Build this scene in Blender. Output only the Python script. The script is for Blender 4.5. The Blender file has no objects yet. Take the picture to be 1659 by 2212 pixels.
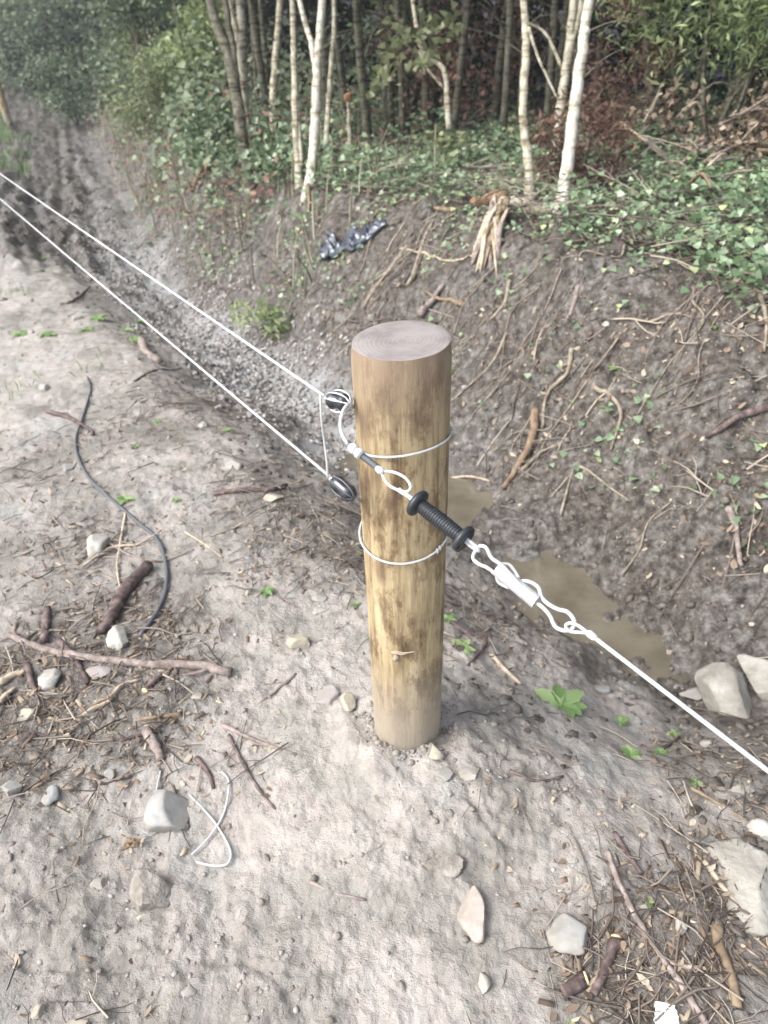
import bpy, math, random
import numpy as np
from math import radians, sin, cos, pi
random.seed(7); RS = np.random.RandomState(11)
S = bpy.context.scene; COL = S.collection

# ---------------------------------------------------------------- camera, sky, sun, exposure
FPX = 1620.0; PITCH = radians(35); ROLL = radians(2.0); EYE = 1.406
CP = np.array([0, 0, EYE])
_F = np.array([0, cos(PITCH), -sin(PITCH)]); _U = np.array([0, sin(PITCH), cos(PITCH)]); _R = np.array([1., 0, 0])
CR = cos(ROLL)*_R - sin(ROLL)*_U; CU = sin(ROLL)*_R + cos(ROLL)*_U
from mathutils import Matrix, Vector
cam = bpy.data.cameras.new('camera'); camo = bpy.data.objects.new('camera', cam); COL.objects.link(camo)
cam.sensor_fit = 'VERTICAL'; cam.sensor_height = 36; cam.lens = 36*FPX/2212.0; cam.clip_end = 2000; cam.clip_start = 0.02
camo.matrix_world = Matrix(((CR[0], CU[0], -_F[0], 0), (CR[1], CU[1], -_F[1], 0), (CR[2], CU[2], -_F[2], EYE), (0, 0, 0, 1)))
S.camera = camo; cam.dof.use_dof = True; cam.dof.focus_distance = 1.2; cam.dof.aperture_fstop = 5.6
W = bpy.data.worlds.new('World'); S.world = W; W.use_nodes = True
nt = W.node_tree; bg = nt.nodes['Background']; sky = nt.nodes.new('ShaderNodeTexSky')
SUN_EL, SUN_AZ = radians(48), radians(250)      # soft light from behind the left shoulder
sky.sky_type = 'NISHITA'; sky.sun_disc = False; sky.sun_elevation = SUN_EL; sky.sun_rotation = SUN_AZ
sky.air_density = 1.0; sky.dust_density = 4.0; sky.ozone_density = 1.0
hs = nt.nodes.new('ShaderNodeHueSaturation'); hs.inputs['Saturation'].default_value = 0.50
nt.links.new(sky.outputs[0], hs.inputs['Color']); nt.links.new(hs.outputs[0], bg.inputs[0]); bg.inputs[1].default_value = 0.15
sl = bpy.data.lights.new('sun', 'SUN'); sl.energy = 1.1; sl.angle = radians(32); sl.color = (1, .99, .98)
so = bpy.data.objects.new('sun', sl); COL.objects.link(so)
sd = Vector((sin(SUN_AZ)*cos(SUN_EL), cos(SUN_AZ)*cos(SUN_EL), sin(SUN_EL)))
so.rotation_euler = sd.to_track_quat('Z', 'Y').to_euler()
S.view_settings.view_transform = 'Standard'; S.view_settings.look = 'None'; S.view_settings.exposure = 1.56
S.view_settings.gamma = 1; S.view_settings.use_curve_mapping = False
S.cycles.max_bounces = 5; S.cycles.transparent_max_bounces = 6; S.cycles.use_denoising = True

# ---------------------------------------------------------------- noise
_perm = np.random.RandomState(3).permutation(256); _perm = np.concatenate([_perm, _perm, _perm])
_g = np.random.RandomState(4).uniform(-1, 1, (256, 2)); _g /= np.linalg.norm(_g, axis=1)[:, None]
def pn(x, y):
    xi = np.floor(x).astype(int); yi = np.floor(y).astype(int); xf = x-xi; yf = y-yi; xi &= 255; yi &= 255
    u = xf*xf*xf*(xf*(xf*6-15)+10); v = yf*yf*yf*(yf*(yf*6-15)+10)
    def d(a, b): g = _g[_perm[_perm[xi+a]+yi+b]]; return g[..., 0]*(xf-a)+g[..., 1]*(yf-b)
    a = d(0, 0)*(1-u)+d(1, 0)*u; b = d(0, 1)*(1-u)+d(1, 1)*u
    return (a*(1-v)+b*v)*1.5
def cell(x, y):                                         # distance to the nearest of jittered points
    xi = np.floor(x).astype(int); yi = np.floor(y).astype(int); best = np.full(np.shape(x), 9.0)
    for a in (-1, 0, 1):
        for b in (-1, 0, 1):
            h = _perm[_perm[(xi+a) & 255]+((yi+b) & 255)]
            px = xi+a+.5+.5*_g[h, 0]; py = yi+b+.5+.5*_g[h, 1]
            best = np.minimum(best, (x-px)**2+(y-py)**2)
    return np.sqrt(best)
def sst(a, b, x): t = np.clip((x-a)/(b-a), 0, 1); return t*t*(3-2*t)

# ---------------------------------------------------------------- terrain: s runs along the fence, t across it
PX, PY = 0.036, 1.11
DS = np.array([-.514, .858]); DT = np.array([.858, .514])
def st(x, y): return (x-PX)*DS[0]+(y-PY)*DS[1], (x-PX)*DT[0]+(y-PY)*DT[1]
def xy(s, t): return PX+s*DS[0]+t*DT[0], PY+s*DS[1]+t*DT[1]
def tprime(s, t): return t-.2*np.log1p(np.exp(np.clip((s-5.6)*1.2, -30, 30)))/1.2
def zones(x, y):
    s, t = st(x, y); tp = tprime(s, t)+.07*pn(x*1.3+7, y*1.3)+.03*pn(x*4, y*4+3)
    return s, t, tp
def height(x, y, fine=True):
    x = np.asarray(x, float); y = np.asarray(y, float); s, t, tp = zones(x, y)
    sp = np.clip(s, -3, 40)
    zn = -.05*np.log1p(np.exp(np.clip((sp-.6)*2, -30, 30)))/2
    tn = .16-1.05*sst(4.5, 10, s)
    fill = sst(.15, -1.0, s)
    zf = zn-.37+.05*sst(1.8, .8, s)+.22*fill
    far = zn+.45+.03*np.clip(t-2.1, 0, 8)-.12*sst(0, -1.5, s)
    a = np.clip((tp-tn)/(.9-tn), 0, 1); a = .5*a+.5*a*a*(3-2*a)
    b = np.clip((tp-1.10)/(1.98-1.10), 0, 1); b = .55*b+.45*b*b*(3-2*b)
    z = zn+(zf-zn)*a; z = z+(far-zf)*b
    z = z+.30*np.clip(t-9.5, 0, 40)+.22*np.clip(s-36, 0, 60)*sst(-14, 2, t)
    m = sst(.2, .7, tp)                                   # ditch sides are rougher
    z = z+.035*pn(x*.9, y*.9)*(.4+m)+.05*m*pn(x*2.3, y*2.3)+.02*(.35+m)*pn(x*6, y*6)
    fur = sst(4.2, 6, s)*sst(34, 26, s)*sst(-3.2, -1.4, tp)*sst(1.2, .6, tp)
    z = z+fur*(.07*pn(s*.22, tp*4.5)+.05*pn(s*.4+4, tp*10)+.03*pn(s*2.5, tp*9)+.02*pn(s*6, tp*16))
    z = z-.03*np.exp(-((x-.9)**2+(y-.4)**2)/.15)-.02*np.exp(-((x+.5)**2+(y-.75)**2)/.04)
    if fine:
        near = np.clip(1.6-np.hypot(x, y)/4, .25, 1)
        c1 = cell(x*17+.6*pn(x*20, y*20), y*17+.6*pn(x*20+9, y*20)); c2 = cell(x*48, y*48)
        rough = np.clip(.25+1.3*pn(x*2.1+31, y*2.1)+.9*m, .05, 1.5)
        z = z+rough*(.005*(.55-c1)+.003*(.5-c2)+.006*pn(x*19+5, y*19)+.004*pn(x*47, y*47+8))+.005*pn(x*30, y*30)+.0022*pn(x*75, y*75)*near+.011*pn(x*11, y*11)*(.5+.5*rough)
        z = z-.007*np.clip(1-np.abs(pn(x*3.1+2, y*3.1))/.06, 0, 1)*rough*near
    z = z-.05*np.exp(-((tp-1.0)/.22)**2)*sst(1.7, 1.1, s)*sst(-.45, -.1, s)
    dr = np.hypot(x-PX, y-PY)
    z = z+.05*np.exp(-(((x-PX-.02)/.30)**2+((y-PY+.10)/.22)**2))
    z = z+m*sst(1, 1.5, tp)*(.05*pn(x*4+3, y*4)-.045*np.clip(1-np.abs(pn(x*2.4+9, y*3.1))/.14, 0, 1))
    z = z+.018*np.exp(-((dr-.12)/.045)**2)*(.6+1.2*pn(x*14, y*14))*(dr < .4)
    return z
def Z(x, y): return float(height(np.array([x]), np.array([y]), True)[0])
def ray(u, v): return _F+(u-829.5)/FPX*CR-(v-1106)/FPX*CU
def at(u, v, d): return CP+d*ray(u, v)
_ks = np.concatenate([np.arange(.5, 6, .01), np.arange(6, 40, .04)])
def G(u, v, dz=0):                                        # point of the ground under a pixel of the photo
    r = ray(u, v); p = CP[None]+_ks[:, None]*r[None]
    h = p[:, 2]-height(p[:, 0], p[:, 1], False); i = np.argmax(h < 0)
    if h[i] >= 0: i = len(_ks)-1
    k0, k1 = _ks[max(i-1, 0)], _ks[i]
    h0, h1 = h[max(i-1, 0)], h[i]; k = k0+(k1-k0)*(h0/(h0-h1) if h0 != h1 else 0)
    q = CP+k*r; q[2] = Z(q[0], q[1])+dz; return q
def depth(q): return float((np.asarray(q)-CP)@_F)
def pxm(q): return depth(q)/FPX                            # metres per photo pixel at that point

# ---------------------------------------------------------------- mesh helpers
def mk(name, v, f, mat, parent=None, smooth=True, tint=None):
    me = bpy.data.meshes.new(name); v = np.asarray(v, float)
    if isinstance(f, np.ndarray):
        k = f.shape[1]; n = len(f)
        me.vertices.add(len(v)); me.vertices.foreach_set('co', v.ravel().astype(np.float32))
        me.loops.add(n*k); me.loops.foreach_set('vertex_index', f.ravel().astype(np.int32))
        me.polygons.add(n); me.polygons.foreach_set('loop_start', np.arange(0, n*k, k, dtype=np.int32))
        me.polygons.foreach_set('loop_total', np.full(n, k, np.int32)); me.update(calc_edges=True)
    else:
        me.from_pydata([tuple(map(float, p)) for p in v], [], f); me.update()
    if smooth: me.polygons.foreach_set('use_smooth', np.ones(len(me.polygons), bool))
    if tint is not None:
        a = me.attributes.new('tint', 'FLOAT', 'POINT'); a.data.foreach_set('value', np.asarray(tint, np.float32))
    me.materials.append(mat)
    o = bpy.data.objects.new(name, me); COL.objects.link(o)
    if parent: o.parent = parent; o.matrix_parent_inverse = parent.matrix_world.inverted() if False else Matrix.Identity(4)
    return o
def tag(o, label, cat, group=None):
    o['label'] = label; o['category'] = cat
    if group: o['group'] = group
    return o
def kind(o, k, label=None, cat=None):
    o['kind'] = k
    if label: o['label'] = label; o['category'] = cat
    return o
def empty(name, loc, label, cat, group=None):
    o = bpy.data.objects.new(name, None); COL.objects.link(o); o.location = Vector(loc); o.empty_display_size = .05
    return tag(o, label, cat, group)
class MB:
    def __init__(s): s.v = []; s.f = []; s.t = []
    def add(s, v, f, tint=.5):
        n = len(s.v); s.v += [tuple(p) for p in v]; s.f += [tuple(i+n for i in q) for q in f]; s.t += [tint]*len(v)
    def tube(s, pts, rad, seg=8, cap=True, rough=0, flat=1.0, tint=.5):
        P = np.asarray(pts, float); n = len(P)
        R = np.full(n, rad, float) if np.isscalar(rad) else np.asarray(rad, float)
        T = np.gradient(P, axis=0); T /= np.linalg.norm(T, axis=1)[:, None]+1e-12
        up = np.array([0, 0, 1.]) if abs(T[0][2]) < .9 else np.array([1., 0, 0])
        N = np.cross(T[0], up); N /= np.linalg.norm(N); V = []
        for i in range(n):
            N = N-T[i]*(N@T[i]); N /= np.linalg.norm(N); B = np.cross(T[i], N)
            for k in range(seg):
                a = 2*pi*k/seg; q = R[i]*(1+rough*random.uniform(-1, 1))
                V.append(P[i]+N*cos(a)*q+B*sin(a)*q*flat)
        Fc = []
        for i in range(n-1):
            for k in range(seg):
                a = i*seg+k; b = i*seg+(k+1) % seg; Fc.append((a, b, b+seg, a+seg))
        if cap: Fc.append(tuple(range(seg))[::-1]); Fc.append(tuple((n-1)*seg+k for k in range(seg)))
        s.add(V, Fc, tint); return s
    def build(s, name, mat, parent=None, origin=None, smooth=True):
        v = np.array(s.v)
        if origin is not None: v = v-np.asarray(origin)
        o = mk(name, v, s.f, mat, parent, smooth, s.t)
        if origin is not None and parent is None: o.location = Vector(origin)
        return o
def smoothpath(pts, n=6):                                 # Catmull-Rom
    P = [np.asarray(p, float) for p in pts]; P = [2*P[0]-P[1]]+P+[2*P[-1]-P[-2]]; out = []
    for i in range(1, len(P)-2):
        for k in range(n):
            t = k/n; a, b, c, d = P[i-1:i+3]
            out.append(.5*((2*b)+(-a+c)*t+(2*a-5*b+4*c-d)*t*t+(-a+3*b-3*c+d)*t**3))
    out.append(P[-2]); return np.array(out)
def scatter(name, tv, tf, pos, scl, rot, mat, tint, smooth=False):
    """many small copies of one template as one mesh; rot is (n,3,3)"""
    tv = np.asarray(tv, float); tf = np.asarray(tf, int); n = len(pos); k = len(tv)
    scl = np.asarray(scl, float); scl = scl[:, None]*np.ones(3) if scl.ndim == 1 else scl
    V = np.einsum('nij,nkj->nki', rot, tv[None]*scl[:, None, :])+np.asarray(pos)[:, None, :]
    Fc = (tf[None]+(np.arange(n)*k)[:, None, None]).reshape(-1, tf.shape[1])
    return mk(name, V.reshape(-1, 3), Fc, mat, None, smooth, np.repeat(tint, k))
def rotz(a):
    c, s = np.cos(a), np.sin(a); o = np.zeros((len(a), 3, 3)); o[:, 0, 0] = c; o[:, 0, 1] = -s; o[:, 1, 0] = s; o[:, 1, 1] = c; o[:, 2, 2] = 1; return o
def frame(nrm, spin):                                     # local z -> nrm, spun about it
    n = nrm/np.linalg.norm(nrm, axis=1)[:, None]; h = np.where(np.abs(n[:, 2:3]) < .95, [[0, 0, 1.]], [[1., 0, 0]])
    a = np.cross(h, n); a /= np.linalg.norm(a, axis=1)[:, None]; b = np.cross(n, a)
    c, s = np.cos(spin)[:, None], np.sin(spin)[:, None]; x = a*c+b*s; y = -a*s+b*c
    return np.stack([x, y, n], axis=2)
def gnormal(x, y):
    e = .02; hx = height(x+e, y, False)-height(x-e, y, False); hy = height(x, y+e, False)-height(x, y-e, False)
    n = np.stack([-hx/(2*e), -hy/(2*e), np.ones_like(x)], 1); return n/np.linalg.norm(n, axis=1)[:, None]
SCRAP = ([(0, 0, 0), (.30, .25, .10), (.22, .7, .02), (-.05, 1, .12), (-.26, .6, .0), (-.2, .2, .09)], [(0, 1, 2), (0, 2, 3), (0, 3, 4), (0, 4, 5)])
LEAF = ([(0, 0, 0), (.28, .42, .07), (0, 1, -.03), (-.28, .42, .07)], [(0, 1, 2), (0, 2, 3)])
IVY = ([(0, 0, 0), (.48, .05, .10), (.34, .48, .08), (0, 1, -.06), (-.34, .48, .08), (-.48, .05, .10)], [(0, 1, 2), (0, 2, 3), (0, 3, 4), (0, 4, 5)])
CHIP = ([(-.5, -.2, 0), (.5, -.24, .05), (.45, .2, 0), (-.42, .22, .08), (-.5, -.2, .1), (.5, -.2, .14), (.45, .2, .1), (-.42, .22, .15)],
        [(0, 1, 5), (0, 5, 4), (1, 2, 6), (1, 6, 5), (2, 3, 7), (2, 7, 6), (3, 0, 4), (3, 4, 7), (4, 5, 6), (4, 6, 7)])
def ico(sub):
    import bmesh
    b = bmesh.new(); bmesh.ops.create_icosphere(b, subdivisions=sub, radius=1); b.verts.index_update()
    v = np.array([x.co[:] for x in b.verts]); f = [tuple(q.index for q in p.verts) for p in b.faces]; b.free(); return v, f

# ---------------------------------------------------------------- materials
def newmat(name, rough=.8, spec=.3):
    m = bpy.data.materials.new(name); m.use_nodes = True; p = m.node_tree.nodes['Principled BSDF']
    p.inputs['Roughness'].default_value = rough; p.inputs['Specular IOR Level'].default_value = spec; return m, m.node_tree, p
def N(t, typ, **kw):
    n = t.nodes.new('ShaderNode'+typ)
    for k, v in kw.items():
        if k in n.inputs.keys() if isinstance(k, str) else False: n.inputs[k].default_value = v
        else: setattr(n, k, v)
    return n
def noise(t, scale, detail=4, vec=None, rough=.6, dist=0):
    n = t.nodes.new('ShaderNodeTexNoise'); n.inputs['Scale'].default_value = scale; n.inputs['Detail'].default_value = detail
    n.inputs['Roughness'].default_value = rough; n.inputs['Distortion'].default_value = dist
    if vec: t.links.new(vec, n.inputs['Vector'])
    return n.outputs[0]
def ramp(t, fac, stops):
    n = t.nodes.new('ShaderNodeValToRGB'); e = n.color_ramp.elements
    while len(e) < len(stops): e.new(.5)
    for q, (p, c) in zip(e, stops): q.position = p; q.color = (c if len(c) == 4 else (*c, 1))
    t.links.new(fac, n.inputs[0]); return n.outputs[0]
def mix(t, fac, a, b, mode='MIX'):
    n = t.nodes.new('ShaderNodeMix'); n.data_type = 'RGBA'; n.blend_type = mode
    for i, q in ((0, fac), (6, a), (7, b)):
        if hasattr(q, 'is_linked') or hasattr(q, 'node'): t.links.new(q, n.inputs[i])
        elif i == 0: n.inputs[0].default_value = q
        else: n.inputs[i].default_value = (*q, 1)
    return n.outputs[2]
def mth(t, op, a, b=0.0):
    n = t.nodes.new('ShaderNodeMath'); n.operation = op
    for i, q in enumerate((a, b)):
        if hasattr(q, 'node'): t.links.new(q, n.inputs[i])
        else: n.inputs[i].default_value = q
    return n.outputs[0]
def bump(t, p, h, strength, dist=.01):
    b = t.nodes.new('ShaderNodeBump'); b.inputs['Strength'].default_value = strength; b.inputs['Distance'].default_value = dist
    t.links.new(h, b.inputs['Height']); t.links.new(b.outputs[0], p.inputs['Normal'])
def coords(t, which='Object', scale=None):
    c = t.nodes.new('ShaderNodeTexCoord').outputs[which]
    if scale:
        m = t.nodes.new('ShaderNodeMapping'); m.inputs['Scale'].default_value = scale; t.links.new(c, m.inputs[0]); c = m.outputs[0]
    return c
def attr(t, name):
    a = t.nodes.new('ShaderNodeAttribute'); a.attribute_name = name; return a.outputs['Fac']
def leafmat(name, stops, transl=.35, rough=.5, spec=.4):
    m, t, p = newmat(name, rough, spec); c = ramp(t, attr(t, 'tint'), stops); t.links.new(c, p.inputs['Base Color'])
    tr = t.nodes.new('ShaderNodeBsdfTranslucent'); t.links.new(c, tr.inputs[0]); mx = t.nodes.new('ShaderNodeMixShader'); mx.inputs[0].default_value = transl
    t.links.new(p.outputs[0], mx.inputs[1]); t.links.new(tr.outputs[0], mx.inputs[2]); t.links.new(mx.outputs[0], t.nodes['Material Output'].inputs[0]); return m
def simple(name, cols, scale=30, rough=.8, spec=.3, stretch=None, b=.4, bd=.002, gen='Object', detail=5):
    m, t, p = newmat(name, rough, spec); v = coords(t, gen, stretch); n = noise(t, scale, detail, v)
    k = len(cols); t.links.new(ramp(t, n, [(.3+.4*i/(k-1), c) for i, c in enumerate(cols)]), p.inputs['Base Color'])
    if b: bump(t, p, noise(t, scale*2.2, 4, v), b, bd)
    return m
M = {}
def soil():
    m, t, p = newmat('soil', .85, .4); v = coords(t)
    n1 = noise(t, 3.0, 5, v, .65); n2 = noise(t, 26, 6, v, .7); n3 = noise(t, 120, 4, v, .7)
    dry = ramp(t, n1, [(.34, (.26, .25, .22)), (.45, (.325, .31, .28)), (.53, (.40, .365, .335)), (.62, (.355, .35, .325))])
    dry = mix(t, .8, dry, ramp(t, n2, [(.28, (.58, .56, .53)), (.45, (.9, .88, .86)), (.6, (1, 1, 1)), (.75, (1.15, 1.15, 1.12))]), 'MULTIPLY')
    wet = ramp(t, n2, [(.36, (.022, .018, .015)), (.45, (.062, .053, .044)), (.54, (.112, .101, .088)), (.66, (.20, .193, .18))])
    wet = mix(t, .5, wet, ramp(t, n1, [(.38, (.55, .44, .37)), (.5, (.95, .93, .9)), (.6, (1.2, 1.27, 1.32))]), 'MULTIPLY')
    grv = ramp(t, n3, [(.3, (.2, .2, .19)), (.46, (.33, .335, .33)), (.6, (.38, .385, .385)), (.7, (.52, .52, .51))])
    duff = ramp(t, n2, [(.3, (.012, .009, .006)), (.5, (.03, .022, .015)), (.7, (.06, .042, .026))])
    c = mix(t, attr(t, 'wet'), dry, wet); c = mix(t, attr(t, 'grav'), c, grv); c = mix(t, attr(t, 'duff'), c, duff)
    vo = t.nodes.new('ShaderNodeTexVoronoi'); vo.inputs['Scale'].default_value = 70; t.links.new(v, vo.inputs['Vector'])
    rsel = ramp(t, vo.outputs['Color'], [(.62, (0, 0, 0)), (.66, (1, 1, 1))]); sz = ramp(t, vo.outputs['Distance'], [(.22, (1, 1, 1)), (.30, (0, 0, 0))])
    f = mth(t, 'MULTIPLY', rsel, sz); f = mth(t, 'MULTIPLY', f, .35)
    c = mix(t, f, c, ramp(t, vo.outputs['Color'], [(.2, (.30, .27, .24)), (.6, (.45, .43, .4)), (.9, (.16, .13, .1))]))
    t.links.new(c, p.inputs['Base Color'])
    t.links.new(ramp(t, attr(t, 'wet'), [(0, (.85, .85, .85)), (1, (.42, .42, .42))]), p.inputs['Roughness'])
    h = mth(t, 'ADD', noise(t, 60, 6, v, .75), mth(t, 'MULTIPLY', n3, .5)); h = mth(t, 'ADD', h, mth(t, 'MULTIPLY', f, .5)); bump(t, p, h, .9, .008); return m
M['soil'] = soil()
def bark(name, cols, band=1.0):
    m, t, p = newmat(name, .85, .2); v = coords(t, 'Object', (30, 30, 9)); n = noise(t, 1, 6, v, .65); v2 = coords(t, 'Object', (4, 4, 38)); n2 = noise(t, 1, 3, v2, .6)
    c = ramp(t, n, [(.3+.4*i/(len(cols)-1), q) for i, q in enumerate(cols)])
    c = mix(t, band, c, ramp(t, n2, [(.36, (.34, .29, .23)), (.46, (.86, .83, .78)), (.52, (1, 1, 1))]), 'MULTIPLY'); t.links.new(c, p.inputs['Base Color']); bump(t, p, n, .6, .01); return m
M['bark_pale'] = bark('pale_bark', [(.12, .11, .08), (.28, .26, .20), (.42, .40, .32), (.30, .32, .25)])
M['bark_white'] = bark('white_bark', [(.20, .17, .12), (.38, .35, .29), (.52, .50, .44), (.60, .585, .53)], .8)
M['bark_grey'] = bark('grey_bark', [(.04, .04, .028), (.11, .105, .08), (.19, .185, .14)])
M['twig'] = simple('twig_bark', [(.09, .065, .05), (.2, .155, .13), (.34, .28, .25)], 60)
M['stick_mauve'] = simple('mauve_stick_bark', [(.10, .078, .066), (.21, .17, .15), (.33, .285, .26)], 50)
M['stick_dark'] = simple('dark_stick_bark', [(.03, .022, .02), (.09, .065, .06), (.2, .15, .14)], 45)
M['stick_pale'] = simple('pale_stick_wood', [(.22, .17, .12), (.38, .31, .23), (.50, .44, .35)], 40)
M['stick_brown'] = simple('brown_stick_bark', [(.10, .07, .045), (.19, .14, .09), (.30, .245, .17)], 30)
M['root'] = simple('root_skin', [(.11, .09, .065), (.22, .185, .14), (.32, .28, .22)], 40)
M['root_red'] = simple('red_root_skin', [(.10, .06, .04), (.19, .13, .09), (.22, .2, .10)], 30)
M['orangewood'] = simple('torn_orange_wood', [(.11, .055, .03), (.26, .14, .07), (.38, .26, .16)], 25, stretch=(1, 1, 1))
M['cutwood'] = simple('cut_wood_face', [(.5, .36, .15), (.68, .55, .3), (.78, .68, .45)], 60)
def stonemat(name, cols, scale, b=.5, bd=.003):
    m = simple(name, cols, scale, b=b, bd=bd); t = m.node_tree; p = t.nodes['Principled BSDF']; src = p.inputs['Base Color'].links[0].from_socket
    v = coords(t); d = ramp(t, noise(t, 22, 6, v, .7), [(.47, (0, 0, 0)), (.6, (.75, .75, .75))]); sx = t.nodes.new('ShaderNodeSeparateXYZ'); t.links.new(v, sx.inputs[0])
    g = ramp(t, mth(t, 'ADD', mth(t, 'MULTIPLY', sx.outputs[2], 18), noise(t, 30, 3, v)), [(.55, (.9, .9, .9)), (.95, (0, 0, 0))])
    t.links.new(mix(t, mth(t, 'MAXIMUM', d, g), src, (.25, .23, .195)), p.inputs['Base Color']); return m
M['stone_white'] = stonemat('white_stone', [(.26, .25, .21), (.39, .38, .345), (.47, .46, .43)], 14)
M['stone_grey'] = stonemat('grey_stone', [(.19, .19, .18), (.29, .29, .28), (.38, .38, .37)], 22)
M['stone_tan'] = stonemat('tan_stone', [(.27, .23, .17), (.42, .37, .28), (.54, .49, .39)], 22)
M['stone_pink'] = stonemat('pink_stone', [(.30, .235, .20), (.39, .315, .285), (.46, .395, .37)], 18)
M['stone_mauve'] = stonemat('mauve_stone', [(.20, .175, .18), (.28, .25, .26), (.34, .31, .32)], 18)
M['stone_blue'] = stonemat('blue_grey_stone', [(.13, .145, .16), (.21, .23, .25), (.29, .31, .33)], 26)
M['concrete'] = stonemat('lichened_concrete', [(.19, .175, .145), (.27, .255, .22), (.35, .34, .305), (.42, .41, .385)], 12, b=.8, bd=.01)
M['clod'] = simple('soil_clod', [(.13, .115, .095), (.22, .20, .175), (.33, .305, .27)], 30, b=.9, bd=.008)
M['wetclod'] = simple('wet_soil_clod', [(.035, .028, .022), (.10, .086, .07), (.19, .175, .155)], 40, rough=.6, b=.8, bd=.004)
M['ivy'] = leafmat('ivy_leaf', [(0, (.03, .045, .02)), (.25, (.08, .125, .06)), (.5, (.17, .26, .14)), (.75, (.32, .41, .27)), (1, (.46, .52, .24))], .3, .3, .6)
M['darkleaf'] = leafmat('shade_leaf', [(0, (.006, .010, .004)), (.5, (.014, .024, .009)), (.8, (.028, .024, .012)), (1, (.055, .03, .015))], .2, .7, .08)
M['olive'] = leafmat('olive_leaf', [(0, (.03, .045, .03)), (.4, (.12, .165, .10)), (.75, (.25, .31, .19)), (1, (.40, .44, .25))], .4)
M['bamboo'] = leafmat('feathery_leaf', [(0, (.06, .09, .04)), (.4, (.22, .29, .13)), (.75, (.42, .49, .25)), (1, (.60, .63, .40))], .45)
M['paleleaf'] = leafmat('pale_leaf', [(0, (.09, .11, .05)), (.5, (.2, .23, .12)), (1, (.34, .36, .2))], .4)
M['weed'] = leafmat('weed_leaf', [(0, (.09, .16, .05)), (.5, (.19, .30, .11)), (1, (.33, .43, .2))], .4, .5)
M['fern'] = leafmat('dead_fern', [(0, (.05, .028, .024)), (.5, (.14, .08, .062)), (1, (.28, .18, .12))], .2, .8)
M['litter'] = leafmat('dead_leaf', [(0, (.08, .055, .04)), (.3, (.18, .13, .095)), (.55, (.27, .21, .15)), (.8, (.40, .34, .25)), (1, (.52, .47, .37))], .15, .8)
M['twiglitter'] = leafmat('fine_twig', [(0, (.03, .022, .018)), (.4, (.10, .08, .066)), (.7, (.2, .165, .135)), (1, (.38, .33, .26))], 0, .8)
M['pebble'] = leafmat('pebble', [(0, (.16, .14, .12)), (.35, (.25, .24, .23)), (.6, (.34, .32, .30)), (.9, (.41, .40, .37)), (1, (.5, .49, .46))], 0, .75)
M['stalk'] = leafmat('dry_stalk', [(0, (.08, .065, .04)), (.5, (.22, .2, .13)), (1, (.4, .38, .27))], 0, .8)
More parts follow.
